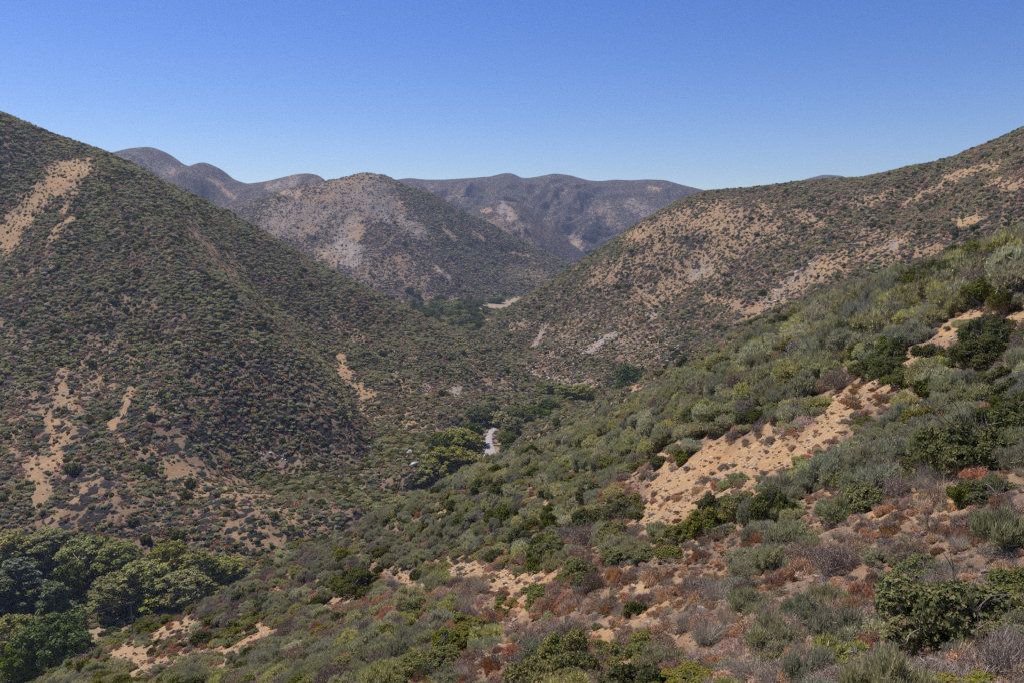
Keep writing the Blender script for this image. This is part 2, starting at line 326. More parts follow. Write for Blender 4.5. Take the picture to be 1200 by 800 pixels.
# open fields on the valley floor
FIELD = [([(560, 362), (585, 358), (612, 351)], 5.5, 1), ([(530, 352), (545, 354)], 4, .8), ([(470, 353), (500, 357)], 2.2, .9), ([(563, 378), (575, 374)], 4, .8), ([(505, 350), (520, 352)], 4, .6), ([(100, 745), (125, 738)], 6, 1), ([(586, 520), (583, 530)], 2.5, 1), ([(560, 528), (568, 520)], 3, .8), ([(490, 572), (505, 570)], 3, .8)]
kf = GID == 10
A_field = np.zeros(GX.shape); A_field[kf] = stroke_mask(GU[kf], GV[kf], FIELD)
kf = (GID == 5) & (GV > 346); A_field[kf] = stroke_mask(GU[kf], GV[kf], FIELD[:5])
A_veg = A_veg * (1 - A_field); A_lit = A_lit * (1 - A_field)

# ------------------------------------------------------------------ materials
def new_mat(name):
    m = bpy.data.materials.new(name); m.use_nodes = True
    return m, m.node_tree, m.node_tree.nodes['Principled BSDF']
def N(nt, kind, **kw):
    n = nt.nodes.new(kind)
    for k, v in kw.items():
        if k in n.inputs.keys() if isinstance(k, str) else False: n.inputs[k].default_value = v
        else: setattr(n, k, v)
    return n
def mixc(nt, fac, a, b, mode='MIX'):
    n = nt.nodes.new('ShaderNodeMix'); n.data_type = 'RGBA'; n.blend_type = mode
    for s, v in ((0, fac), (6, a), (7, b)):
        if isinstance(v, bpy.types.NodeSocket): nt.links.new(v, n.inputs[s])
        else: n.inputs[s].default_value = v if s == 0 else (*v, 1)
    return n.outputs[2]
def mth(nt, op, a, b=0.0, c=None, clamp=False):
    n = nt.nodes.new('ShaderNodeMath'); n.operation = op; n.use_clamp = clamp
    for s, v in enumerate((a, b) if c is None else (a, b, c)):
        if isinstance(v, bpy.types.NodeSocket): nt.links.new(v, n.inputs[s])
        else: n.inputs[s].default_value = v
    return n.outputs[0]
def sstep(nt, x, a, b):
    n = nt.nodes.new('ShaderNodeMapRange'); n.interpolation_type = 'SMOOTHSTEP'
    for i, v in ((0, x), (1, a), (2, b)):
        if isinstance(v, bpy.types.NodeSocket): nt.links.new(v, n.inputs[i])
        else: n.inputs[i].default_value = v
    return n.outputs[0]
def noise(nt, pos, scale, detail=4, rough=.55, dist=0.0):
    n = nt.nodes.new('ShaderNodeTexNoise'); n.inputs['Scale'].default_value = scale; n.inputs['Detail'].default_value = detail
    n.inputs['Roughness'].default_value = rough; n.inputs['Distortion'].default_value = dist
    nt.links.new(pos, n.inputs['Vector']); return n.outputs[0]
def attr(nt, name, kind='GEOMETRY'):
    n = nt.nodes.new('ShaderNodeAttribute'); n.attribute_name = name; n.attribute_type = kind; return n.outputs['Fac']

def terrain_material():
    m, nt, bs = new_mat('hillside_ground')
    pos = nt.nodes.new('ShaderNodeNewGeometry').outputs['Position']
    big = noise(nt, pos, .02, 5); med = noise(nt, pos, .22, 6, .6); fine = noise(nt, pos, 2.4, 6, .65); tiny = noise(nt, pos, 14.0, 4, .6)
    soil = mixc(nt, sstep(nt, med, .38, .66), (.375, .250, .130), (.355, .205, .092))
    soil = mixc(nt, sstep(nt, big, .42, .62), soil, (.315, .212, .115))
    soil = mixc(nt, mth(nt, 'MULTIPLY', sstep(nt, fine, .50, .64), .7), soil, (.22, .135, .08))
    soil = mixc(nt, mth(nt, 'MULTIPLY', sstep(nt, tiny, .56, .72), .55), soil, (.47, .355, .24))
    st = nt.nodes.new('ShaderNodeMapping'); nt.links.new(pos, st.inputs[0]); st.inputs['Scale'].default_value = (1.0, .35, .35); st.inputs['Rotation'].default_value = (0, 0, .6)
    rill = noise(nt, st.outputs[0], .9, 6, .72, .6)
    soil = mixc(nt, mth(nt, 'MULTIPLY', sstep(nt, rill, .50, .68), .62), soil, (.235, .135, .078))
    soil = mixc(nt, mth(nt, 'MULTIPLY', sstep(nt, rill, .44, .32), .4), soil, (.50, .37, .245))
    dust = sstep(nt, tiny, .46, .34)
    soil = mixc(nt, mth(nt, 'MULTIPLY', dust, .4), soil, (.17, .105, .065))
    rk = mixc(nt, sstep(nt, med, .35, .65), (.36, .315, .27), (.23, .19, .16))
    rk = mixc(nt, mth(nt, 'MULTIPLY', sstep(nt, fine, .5, .62), .6), rk, (.21, .165, .125))
    rsel = mth(nt, 'MULTIPLY', attr(nt, 'rock'), sstep(nt, mth(nt, 'ADD', noise(nt, pos, .22, 6, .75), mth(nt, 'MULTIPLY', attr(nt, 'rock'), .16)), .54, .60))
    col = mixc(nt, rsel, soil, rk)
    lit = mixc(nt, sstep(nt, fine, .4, .62), (.165, .108, .072), (.24, .168, .112))
    lit = mixc(nt, sstep(nt, tiny, .45, .6), lit, (.12, .08, .06))
    lsel = mth(nt, 'MULTIPLY', attr(nt, 'litter'), sstep(nt, mth(nt, 'ADD', noise(nt, pos, .5, 6, .7), mth(nt, 'MULTIPLY', attr(nt, 'litter'), .22)), .44, .62))
    col = mixc(nt, lsel, col, lit)
    fld = mixc(nt, sstep(nt, med, .4, .6), (.29, .220, .150), (.24, .180, .120))
    col = mixc(nt, attr(nt, 'field'), col, fld)
    # distant scrub: one patch of colour per bush crown, on ground too far for single shrubs
    vo = nt.nodes.new('ShaderNodeTexVoronoi'); vo.inputs['Scale'].default_value = .27; vo.inputs['Randomness'].default_value = 1
    nt.links.new(pos, vo.inputs['Vector'])
    vcol = nt.nodes.new('ShaderNodeSeparateColor'); nt.links.new(vo.outputs['Color'], vcol.inputs[0])
    g = mixc(nt, vcol.outputs[1], (.017, .023, .017), (.030, .030, .026))  # crown colours painted darker, standing in for the missing bush shadows
    g = mixc(nt, sstep(nt, big, .40, .60), g, (.028, .024, .024))
    thr = mth(nt, 'ADD', vcol.outputs[0], mth(nt, 'MULTIPLY', mth(nt, 'SUBTRACT', noise(nt, pos, .05, 5, .6), .5), 1.6))
    vsel = sstep(nt, mth(nt, 'SUBTRACT', attr(nt, 'scrub'), thr), -.04, .04)
    vsel = mth(nt, 'MULTIPLY', vsel, sstep(nt, vo.outputs['Distance'], .78, .6))
    vsel = mth(nt, 'MULTIPLY', vsel, sstep(nt, attr(nt, 'scrub'), .02, .12))
    col = mixc(nt, vsel, col, g)
    nt.links.new(col, bs.inputs['Base Color'])
    bs.inputs['Roughness'].default_value = .95; bs.inputs['Specular IOR Level'].default_value = .15
    b1 = nt.nodes.new('ShaderNodeBump'); b1.inputs['Distance'].default_value = 1.0; b1.inputs['Strength'].default_value = .7
    hgt = mth(nt, 'ADD', mth(nt, 'MULTIPLY', fine, .28), mth(nt, 'MULTIPLY', tiny, .045))
    dome = mth(nt, 'MULTIPLY', vsel, mth(nt, 'SUBTRACT', 1.0, vo.outputs['Distance']))
    hgt = mth(nt, 'ADD', hgt, mth(nt, 'MULTIPLY', dome, 1.5))
    hgt = mth(nt, 'ADD', hgt, mth(nt, 'MULTIPLY', mth(nt, 'MULTIPLY', attr(nt, 'rock'), noise(nt, pos, .3, 6, .7)), 2.4))
    nt.links.new(hgt, b1.inputs['Height']); nt.links.new(b1.outputs[0], bs.inputs['Normal'])
    return m
M_ground = terrain_material()

def plain(name, col, col2=None, sc=3.0, rough=.8, det=4, bump=0.0):
    m, nt, bs = new_mat(name)
    tc = nt.nodes.new('ShaderNodeTexCoord').outputs['Object']
    f = sstep(nt, noise(nt, tc, sc, det, .6), .38, .62)
    nt.links.new(mixc(nt, f, col, col2 or tuple(c * .7 for c in col)), bs.inputs['Base Color'])
    bs.inputs['Roughness'].default_value = rough; bs.inputs['Specular IOR Level'].default_value = .25
    if bump:
        b = nt.nodes.new('ShaderNodeBump'); b.inputs['Distance'].default_value = bump
        nt.links.new(noise(nt, tc, sc * 4, 5, .65), b.inputs['Height']); nt.links.new(b.outputs[0], bs.inputs['Normal'])
    return m
def leaf_mat(name, c1, c2, c3, trans=.30, rnd=.42, rough=.6, sat=.50):
    """foliage: colour varies leaf by leaf (attribute tone) and plant by plant"""
    m, nt, bs = new_mat(name)
    t = attr(nt, 'tone'); oi = nt.nodes.new('ShaderNodeObjectInfo')
    c = mixc(nt, sstep(nt, t, 0.0, .7), c1, c2)
    c = mixc(nt, sstep(nt, t, .86, 1.0), c, c3)
    k = mth(nt, 'ADD', mth(nt, 'MULTIPLY', oi.outputs['Random'], rnd), 1 - rnd * .5)
    hs = nt.nodes.new('ShaderNodeHueSaturation'); nt.links.new(k, hs.inputs['Value']); nt.links.new(c, hs.inputs['Color'])
    r2 = mth(nt, 'FRACT', mth(nt, 'MULTIPLY', oi.outputs['Random'], 7.13))
    nt.links.new(mth(nt, 'ADD', mth(nt, 'MULTIPLY', r2, .38), sat), hs.inputs['Saturation'])
    r3 = mth(nt, 'FRACT', mth(nt, 'MULTIPLY', oi.outputs['Random'], 31.7))
    nt.links.new(mth(nt, 'ADD', mth(nt, 'MULTIPLY', r3, .034), .482), hs.inputs['Hue'])
    nt.links.new(hs.outputs[0], bs.inputs['Base Color'])
    bs.inputs['Roughness'].default_value = rough; bs.inputs['Specular IOR Level'].default_value = .05
    tr = nt.nodes.new('ShaderNodeBsdfTranslucent'); nt.links.new(hs.outputs[0], tr.inputs['Color'])
    mx = nt.nodes.new('ShaderNodeMixShader'); mx.inputs[0].default_value = trans
    nt.links.new(bs.outputs[0], mx.inputs[1]); nt.links.new(tr.outputs[0], mx.inputs[2])
    nt.links.new(mx.outputs[0], nt.nodes['Material Output'].inputs['Surface'])
    return m
L_green = leaf_mat('glossy_green_leaves', (0.146, 0.162, 0.041), (0.240, 0.239, 0.064), (0.407, 0.209, 0.095), sat=.80)
L_dark = leaf_mat('dark_green_leaves', (0.075, 0.093, 0.021), (0.131, 0.140, 0.033), (0.240, 0.165, 0.058), sat=.80)
L_sage = leaf_mat('grey_green_leaves', (0.296, 0.301, 0.114), (0.428, 0.415, 0.166), (0.438, 0.349, 0.158))
L_olive = leaf_mat('olive_leaves', (0.334, 0.338, 0.079), (0.527, 0.494, 0.128), (0.668, 0.471, 0.161))
L_rust = leaf_mat('rusty_flower_heads', (0.293, 0.132, 0.034), (0.460, 0.215, 0.052), (0.321, 0.224, 0.080), .1)
L_twig = leaf_mat('bleached_twigs', (0.215, 0.146, 0.092), (0.329, 0.232, 0.146), (0.461, 0.333, 0.206), .0)
L_brown = leaf_mat('dry_brown_scrub', (0.404, 0.199, 0.064), (0.599, 0.303, 0.094), (0.783, 0.436, 0.142), .08)
L_straw = leaf_mat('straw', (.34, .255, .155), (.45, .35, .22), (.50, .42, .30), .15)
L_syc = leaf_mat('sycamore_leaves', (0.196, 0.219, 0.035), (0.335, 0.336, 0.058), (0.486, 0.345, 0.075), .3, .35, sat=.66)
L_oak = leaf_mat('oak_leaves', (0.069, 0.097, 0.017), (0.123, 0.153, 0.024), (0.186, 0.186, 0.036), .2, .4, sat=.80)
L_grey = leaf_mat('grey_tree_leaves', (0.103, 0.128, 0.040), (0.169, 0.195, 0.063), (0.220, 0.208, 0.073), .2, .3)
M_bark = plain('bark', (.20, .15, .115), (.11, .085, .065), 5, .9, bump=.02)
M_pale_bark = plain('pale_bark', (.50, .45, .38), (.28, .23, .18), 2, .85, bump=.02)
M_twig = plain('grey_wood', (.26, .225, .20), (.15, .125, .11), 9, .9)
M_pole = plain('weathered_pole_wood', (.19, .135, .10), (.12, .09, .07), 6, .85)
M_insul = plain('grey_ceramic', (.55, .56, .57), (.42, .43, .44), 20, .35)
M_wire = plain('cable', (.07, .07, .07), None, 20, .6)
M_road = plain('pale_road_surface', (.31, .295, .275), (.25, .235, .215), .25, .9, 6, .02)
M_rock = plain('pale_rock', (.50, .46, .41), (.33, .28, .235), 1.3, .9, 6, .05)
M_stone = plain('tan_stone', (.42, .33, .24), (.27, .19, .13), 2.0, .9, 6, .04)

# ------------------------------------------------------------------ building helpers
def tag(o, label=None, cat=None, group=None, kind=None):
    if label: o['label'] = label
    if cat: o['category'] = cat
    if group: o['group'] = group
    if kind: o['kind'] = kind
    return o
def mesh_np(name, V, faces, mats, tone=None, fmat=None, smooth_=False):
    """faces: list of (n,k) index arrays"""
    me = bpy.data.meshes.new(name)
    V = np.asarray(V, np.float32)
    me.vertices.add(len(V)); me.vertices.foreach_set('co', V.ravel())
    loops = np.concatenate([f.ravel() for f in faces]).astype(np.int32)
    tot = np.concatenate([np.full(len(f), f.shape[1]) for f in faces]).astype(np.int32)
    st = np.concatenate([[0], np.cumsum(tot)[:-1]]).astype(np.int32)
    me.loops.add(len(loops)); me.loops.foreach_set('vertex_index', loops)
    me.polygons.add(len(tot)); me.polygons.foreach_set('loop_start', st); me.polygons.foreach_set('loop_total', tot)
    if smooth_: me.polygons.foreach_set('use_smooth', np.ones(len(tot), bool))
    if fmat is not None: me.polygons.foreach_set('material_index', np.asarray(fmat, np.int32))
    if tone is not None:
        a = me.attributes.new('tone', 'FLOAT', 'POINT'); a.data.foreach_set('value', np.asarray(tone, np.float32))
    for m in mats: me.materials.append(m)
    me.update(calc_edges=True)
    return me
def link(name, data, parent=None, loc=None, rot=None, scl=None):
    o = bpy.data.objects.new(name, data); COL.objects.link(o)
    if parent: o.parent = parent
    if loc is not None: o.location = loc
    if rot is not None: o.rotation_euler = rot
    if scl is not None: o.scale = scl
    return o
def unit(a): return a / (np.linalg.norm(a, axis=-1, keepdims=True) + 1e-9)

class Geo:
    def __init__(s): s.V = []; s.F3 = []; s.F4 = []; s.T = []; s.n = 0
    def add(s, V, F, T):
        V = V.reshape(-1, 3); F = F + s.n
        (s.F4 if F.shape[1] == 4 else s.F3).append(F); s.V.append(V); s.T.append(T); s.n += len(V)
    def quads(s, C, A, B, tone):            # leaf diamonds, centre C, half axes A, B
        n = len(C)
        s.add(np.stack([C - A, C - B * 1.0 + A * .1, C + A, C + B * 1.0 + A * .1], 1), np.arange(4 * n).reshape(n, 4), np.repeat(tone, 4))
    def blades(s, P0, D, W, tone, bend=None):         # tapered blades from P0 along D, width vector W
        n = len(P0)
        mid = P0 + D * .55; tip = P0 + D
        if bend is not None: tip = tip + bend
        V = np.stack([P0 - W, P0 + W, mid + W * .8, mid - W * .8, tip], 1)
        i = np.arange(n)[:, None] * 5
        s.add(V, np.concatenate([i, i + 1, i + 2, i + 3], 1), np.repeat(tone, 5))
        s.F3.append(np.concatenate([i + 3, i + 2, i + 4], 1) + s.n - 5 * n)
    def tube(s, pts, rad, k=5, tone=.5):
        pts = np.asarray(pts, float); n = len(pts)
        d = np.gradient(pts, axis=0); d = unit(d)
        up = np.array([.3, .2, .93]); a = unit(np.cross(d, up)); b = np.cross(d, a)
        th = np.arange(k) * 2 * PI / k
        ring = pts[:, None] + (a[:, None] * np.cos(th)[None, :, None] + b[:, None] * np.sin(th)[None, :, None]) * np.asarray(rad)[:, None, None]
        F = []
        for i in range(n - 1):
            for j in range(k):
                F.append((i * k + j, i * k + (j + 1) % k, (i + 1) * k + (j + 1) % k, (i + 1) * k + j))
        s.add(ring, np.array(F), np.full(n * k, tone))
    def mesh(s, name, mats, smooth_=False):
        F = []
        if s.F4: F.append(np.concatenate(s.F4))
        if s.F3: F.append(np.concatenate(s.F3))
        return mesh_np(name, np.concatenate(s.V), F, mats, np.concatenate(s.T), None, smooth_)

def lobes(rng, K, spread=.62, hz=(.18, .55), rr=(.30, .50), squash=.9):
    c = np.zeros((K, 4))
    for i in range(K):
        a = rng.rand() * 2 * PI; q = math.sqrt(rng.rand()) * spread
        z = hz[0] + (hz[1] - hz[0]) * rng.rand() * (1 - .6 * q / max(spread, .01))
        c[i] = (q * math.cos(a), q * math.sin(a), z, rr[0] + (rr[1] - rr[0]) * rng.rand())
    return c
def shell(rng, c, n, depth=.22, squash=.85, zmin=.0, gaps=.45):
    wts = c[:, 3] ** 2; k = rng.choice(len(c), n * 2, p=wts / wts.sum())
    d = unit(rng.randn(n * 2, 3)); d[:, 2] = np.abs(d[:, 2]) * np.where(rng.rand(n * 2) < .8, 1, -.6); d = unit(d)
    rad = c[k, 3] * (1 - np.abs(rng.randn(n * 2)) * depth)
    bump = 1 + .16 * np.sin(d[:, 0] * 9 + k * 1.7) * np.sin(d[:, 1] * 8 + k) + .10 * np.sin(d[:, 2] * 13 + k * 2.1)
    p = c[k, :3] + d * (rad * bump)[:, None] * np.array([1, 1, squash])
    gap = np.sin(p[:, 0] * 11 + 3 * np.sin(p[:, 1] * 7)) * np.sin(p[:, 1] * 10 + 2 * np.sin(p[:, 2] * 9)) * np.sin(p[:, 2] * 12 + 1.3)
    ok = (p[:, 2] > zmin) & (gap < gaps)
    for j in range(len(c)):
        q = np.linalg.norm(p - c[j, :3], axis=1)
        ok &= ~((q < c[j, 3] * .62) & (k != j))
    p, d = p[ok][:n], d[ok][:n]
    return p, d
def leafy(seed, n, L, W, K=9, spread=.62, hz=(.18, .55), rr=(.30, .5), depth=.2, gaps=.45, zmin=.0, clump=.0, G=None, squash=.85):
    rng = np.random.RandomState(seed); G = G or Geo()
    c = lobes(rng, K, spread, hz, rr)
    p, d = shell(rng, c, n, depth, squash, zmin, gaps); m = len(p)
    nn = unit(d * .8 + rng.randn(m, 3) * .55 + np.array([0, 0, .25]))
    t = unit(np.cross(nn, rng.randn(m, 3))); b = np.cross(nn, t)
    sz = (.65 + .7 * rng.rand(m))[:, None]
    tone = np.clip(.5 + .25 * rng.randn(m) + .2 * np.sin(p[:, 0] * 6 + seed) * np.sin(p[:, 1] * 5), 0, .97)
    tone = np.where(rng.rand(m) < .035, 1.0, tone)
    G.quads(p, t * L * sz * .5, b * W * sz * .5, tone)
    return G, c
def wispy(seed, n, L, W, K=8, up=.7, spread=.6, hz=(.1, .4), rr=(.3, .5), depth=.3, gaps=.6, G=None, rnd=.35, squash=.85):
    rng = np.random.RandomState(seed); G = G or Geo()
    c = lobes(rng, K, spread, hz, rr)
    p, d = shell(rng, c, n, depth, squash, .0, gaps); m = len(p)
    dr = unit(d * .7 + np.array([0, 0, up]) + rng.randn(m, 3) * rnd) * (L * (.5 + .9 * rng.rand(m)))[:, None]
    wv = unit(np.cross(dr, rng.randn(m, 3))) * (W * (.6 + .8 * rng.rand(m)) * .5)[:, None]
    tone = np.clip(.5 + .28 * rng.randn(m), 0, .97); tone = np.where(rng.rand(m) < .05, 1.0, tone)
    G.blades(p - dr * .5, dr, wv, tone, bend=rng.randn(m, 3) * L * .12)
    return G, c
def twigs(seed, n_main=9, R_=1.0, H=.9, w0=.02, levels=3, kids=3, G=None, curl=.3, k=3, tone=None):
    rng = np.random.RandomState(seed); G = G or Geo()
    def grow(p, d, L, w, lev):
        q = [p]; dd = d
        for s in range(3):
            dd = unit(dd + rng.randn(3) * curl * .6 + np.array([0, 0, .10])); q.append(q[-1] + dd * L / 3)
        G.tube(q, [w, w * .8, w * .62, w * .42], k, tone if tone is not None else rng.rand() * .9)
        if lev < levels:
            for j in range(kids):
                t = 1 + int(rng.rand() * 3); t = min(t, 3)
                grow(q[t], unit(dd + rng.randn(3) * .75 + np.array([0, 0, .15])), L * (.55 + .25 * rng.rand()), w * .5, lev + 1)
    for i in range(n_main):
        a = rng.rand() * 2 * PI; e = .35 + 1.0 * rng.rand()
        d = unit(np.array([math.cos(a) * math.cos(e), math.sin(a) * math.cos(e), math.sin(e)]) * np.array([R_, R_, H]))
        grow(np.array([rng.randn() * .05, rng.randn() * .05, -.06]), d, .5 * (.8 + .4 * rng.rand()), w0, 1)
    return G

# ------------------------------------------------------------------ terrain objects, one per hill, sharing their seams
KEEP = (ELEV >= HOR - 0.10) | (RR < 120)
def build_terrain():
    V = np.stack([GX, GY, GZ], -1).reshape(-1, 3)
    idx = np.arange(NA * NR).reshape(NA, NR)
    quad = np.stack([idx[:-1, :-1], idx[1:, :-1], idx[1:, 1:], idx[:-1, 1:]], -1).reshape(-1, 4)
    fid = GID[:-1, :-1].ravel(); kp = (KEEP[:-1, :-1] | KEEP[1:, 1:]).ravel()
    info = {
        'near': ('hillside', 'near slope falling to the left, covered in mixed scrub with bare orange soil patches'),
        'mid': ('hillside', 'grey-green spur just behind the bright green brush of the near slope'),
        'la': ('hill', 'large hill on the left side of the canyon with tan landslip scars'),
        'lb': ('hill', 'spur behind the left hill whose toe runs down to the road'),
        'right': ('hill', 'dry rocky hill on the right side of the canyon with orange soil between bushes'),
        'peak': ('mountain', 'rounded rocky peak with pale face in the middle of the view'),
        'fl': ('mountain', 'dark rounded summits behind the left hill'),
        'fm': ('mountain', 'lower hazy ridge with a pale rock outcrop behind the rocky peak'),
        'fr': ('mountain', 'long bluish ridge on the skyline at the head of the canyon'),
        'ft': ('mountain', 'small distant summit just showing over the dry right hill'),
        'floor': ('valley_floor', 'canyon floor between the hills')}
    for i, nme in enumerate(HILLS):
        q = quad[(fid == i) & kp]
        if not len(q): continue
        used = np.unique(q); mp = np.zeros(NA * NR, np.int32); mp[used] = np.arange(len(used))
        me = mesh_np(info[nme][0], V[used], [mp[q]], [M_ground], smooth_=True)
        for an, A in (('rock', A_rock), ('litter', A_lit), ('scrub', A_veg), ('field', A_field)):
            a = me.attributes.new(an, 'FLOAT', 'POINT'); a.data.foreach_set('value', A.ravel()[used].astype(np.float32))
        tag(link(info[nme][0], me), info[nme][1], info[nme][0].replace('_', ' '), kind='structure')
build_terrain()

# ------------------------------------------------------------------ road: a thin sheet laid over the valley floor
def ground(x, y):
    z, h, ok, hor = lookup(np.atleast_1d(np.asarray(x, float)), np.atleast_1d(np.asarray(y, float)))
    return z
def resample(pts, step):
    pts = np.asarray(pts, float); d = np.r_[0, np.cumsum(np.hypot(*np.diff(pts[:, :2], axis=0).T))]
    t = np.arange(0, d[-1], step); return np.stack([np.interp(t, d, pts[:, i]) for i in range(pts.shape[1])], 1)
def floor_pt(u, Y):
    z = float(floor_h(np.array([0.0]), np.array([float(Y)]))[0]); return ((u - 600) / F * (Y * cp - z * sp), Y)
RD = [floor_pt(530, 425) + (5,), floor_pt(556, 434) + (9,), floor_pt(574, 443) + (9,),
      floor_pt(575, 456) + (6.5,), floor_pt(573, 470) + (4.6,), floor_pt(573, 484) + (4.0,), floor_pt(575, 498) + (3.8,), floor_pt(579, 512) + (4,)]
_rd = resample(RD, 2.0)
for _ in range(6): _rd[1:-1] = (_rd[:-2] + _rd[1:-1] * 2 + _rd[2:]) / 4
def build_road():
    t = unit(np.gradient(_rd[:, :2], axis=0)); nrm = np.stack([t[:, 1], -t[:, 0]], 1)
    cols = []
    rng = np.random.RandomState(3); K = 7
    for k in range(K):
        s = (k / (K - 1) - .5)
        e = (rng.randn(len(_rd)) * .35 if k in (0, K - 1) else 0)
        xy = _rd[:, :2] + nrm * (s * _rd[:, 2] + e)[:, None]
        cols.append(xy)
    C = np.stack(cols, 1)
    zc = np.stack([floor_h(C[:, k, 0], C[:, k, 1]) for k in range(K)], 1)
    zt = np.stack([ground(C[:, k, 0], C[:, k, 1]) for k in range(K)], 1)
    z = np.maximum(zt, zc) + .16; z[0] -= 1.0
    z[:, 0] -= .22; z[:, -1] -= .22
    V = np.concatenate([C, z[..., None]], -1).reshape(-1, 3)
    n = len(_rd); idx = np.arange(n * K).reshape(n, K)
    q = np.stack([idx[:-1, :-1], idx[:-1, 1:], idx[1:, 1:], idx[1:, :-1]], -1).reshape(-1, 4)
    me = mesh_np('road', V, [q], [M_road], smooth_=True)
    tag(link('road', me), 'pale narrow road seen between trees on the canyon floor', 'road', kind='structure')
build_road()

# ------------------------------------------------------------------ plant forms
def shrub_set(kind, v, lod):
    """returns foliage Geo for one form (unit radius 1) ; lod 0 = near, 1 = middle, 2 = far"""
    if lod == -1:
        if kind == 'green': return leafy(100 + v, 17000, .056, .036, K=30, rr=(.14, .30), spread=.76, hz=(.12, .66), gaps=.30, depth=.16)[0]
        return leafy(200 + v, 17000, .046, .032, K=30, rr=(.14, .30), spread=.74, hz=(.12, .74), gaps=.32, depth=.16)[0]
    s = dict(green=100, dark=200, sage=300, olive=400, twig=500, rust=600, brown=700, straw=800)[kind] + v
    k = (1.0, .30, .055)[lod]; e = (1.0, 1.75, 3.6)[lod]
    if kind == 'green': return leafy(s, int(10000 * k), .078 * e, .046 * e, K=20, rr=(.18, .38), spread=.70, hz=(.15,.62), gaps=.34)[0]
    if kind == 'dark': return leafy(s, int(8000 * k), .085 * e, .055 * e, K=22, hz=(.15, .72), rr=(.17, .38), spread=.68, gaps=.38)[0]
    if kind == 'sage': return wispy(s, int(6500 * k), .20 * e ** .6, .022 * e ** 1.35, K=17, rr=(.17, .36), spread=.72, hz=(.12, .52), gaps=.34)[0]
    if kind == 'olive': return wispy(s, int(7000 * k), .15 * e ** .7, .028 * e ** 1.3, K=21, up=.5, rr=(.16, .36), spread=.70, hz=(.12, .58), gaps=.32)[0]
    if kind == 'rust':
        G, _ = wispy(s, int(3600 * k), .15 * e ** .7, .020 * e ** 1.4, K=7, hz=(.02, .2), rr=(.25, .42), gaps=.35, squash=.7)
        return G
    if kind == 'brown': return wispy(s, int(4800 * k), .22 * e ** .6, .014 * e ** 1.4, K=8, hz=(.03, .25), rr=(.28, .45), rnd=.6, gaps=.5)[0]
    if kind == 'twig':
        if lod < 2:
            G = twigs(s, (16, 12)[lod], levels=(4, 3)[lod], kids=3, w0=.020 * e, curl=.45)
            wispy(s + 50, int(3600 * k), .19 * e ** .6, .011 * e ** 1.5, K=8, up=.5, rnd=.6, gaps=.6, G=G)
            return G
        return wispy(s, 260, .30, .05, K=7, rnd=.6)[0]
    if kind == 'straw':
        rng = np.random.RandomState(s); G = Geo(); n = int(700 * (1, .5, .2)[lod])
        a = rng.rand(n) * 2 * PI; q = rng.rand(n) ** .7 * .28
        P0 = np.stack([q * np.cos(a), q * np.sin(a), np.zeros(n) - .03], 1)
        D = unit(np.stack([np.cos(a) * .55, np.sin(a) * .55, np.full(n, .9)], 1) + rng.randn(n, 3) * .25) * (.45 + .55 * rng.rand(n))[:, None]
        W = unit(np.cross(D, rng.randn(n, 3))) * .0055 * e
        G.blades(P0, D, W, rng.rand(n), bend=rng.randn(n, 3) * .15 - np.array([0, 0, .1])); return G
KMAT = dict(green=L_green, dark=L_dark, sage=L_sage, olive=L_olive, twig=L_twig, rust=L_rust, brown=L_brown, straw=L_straw)
KINDS_ = ['brown', 'dark', 'green', 'olive', 'rust', 'sage', 'straw', 'twig']
NV = 4
MESH = {}
for kd in KINDS_:
    for v in range(NV):
        for lod in range(3):
            if kd == 'straw' and lod == 2: continue
            MESH[kd, v, lod] = shrub_set(kd, v, lod).mesh(kd + '_foliage', [KMAT[kd]])
for kd in ('green', 'dark'):
    for v in range(NV): MESH[kd, v, -1] = shrub_set(kd, v, -1).mesh(kd + '_foliage', [KMAT[kd]])
BRANCH = [twigs(900 + v, 10, levels=3, kids=3, w0=.030, curl=.3).mesh('branches', [M_twig]) for v in range(NV)]

def rock_mesh(seed, mat, flat=.7):
    rng = np.random.RandomState(seed)
    import bmesh
    bm = bmesh.new(); bmesh.ops.create_icosphere(bm, subdivisions=2, radius=1)
    V = np.array([v.co[:] for v in bm.verts])
    for _ in range(9):
        n = unit(rng.randn(3)); d = .45 + .4 * rng.rand(); h = V @ n; V = V - np.maximum(h - d, 0)[:, None] * n
    V = V * np.array([1, .6 + .5 * rng.rand(), flat]) + .05 * rng.randn(*V.shape)
    F = np.array([[v.index for v in f.verts] for f in bm.faces]); bm.free()
    return mesh_np('stone', V, [F], [mat])

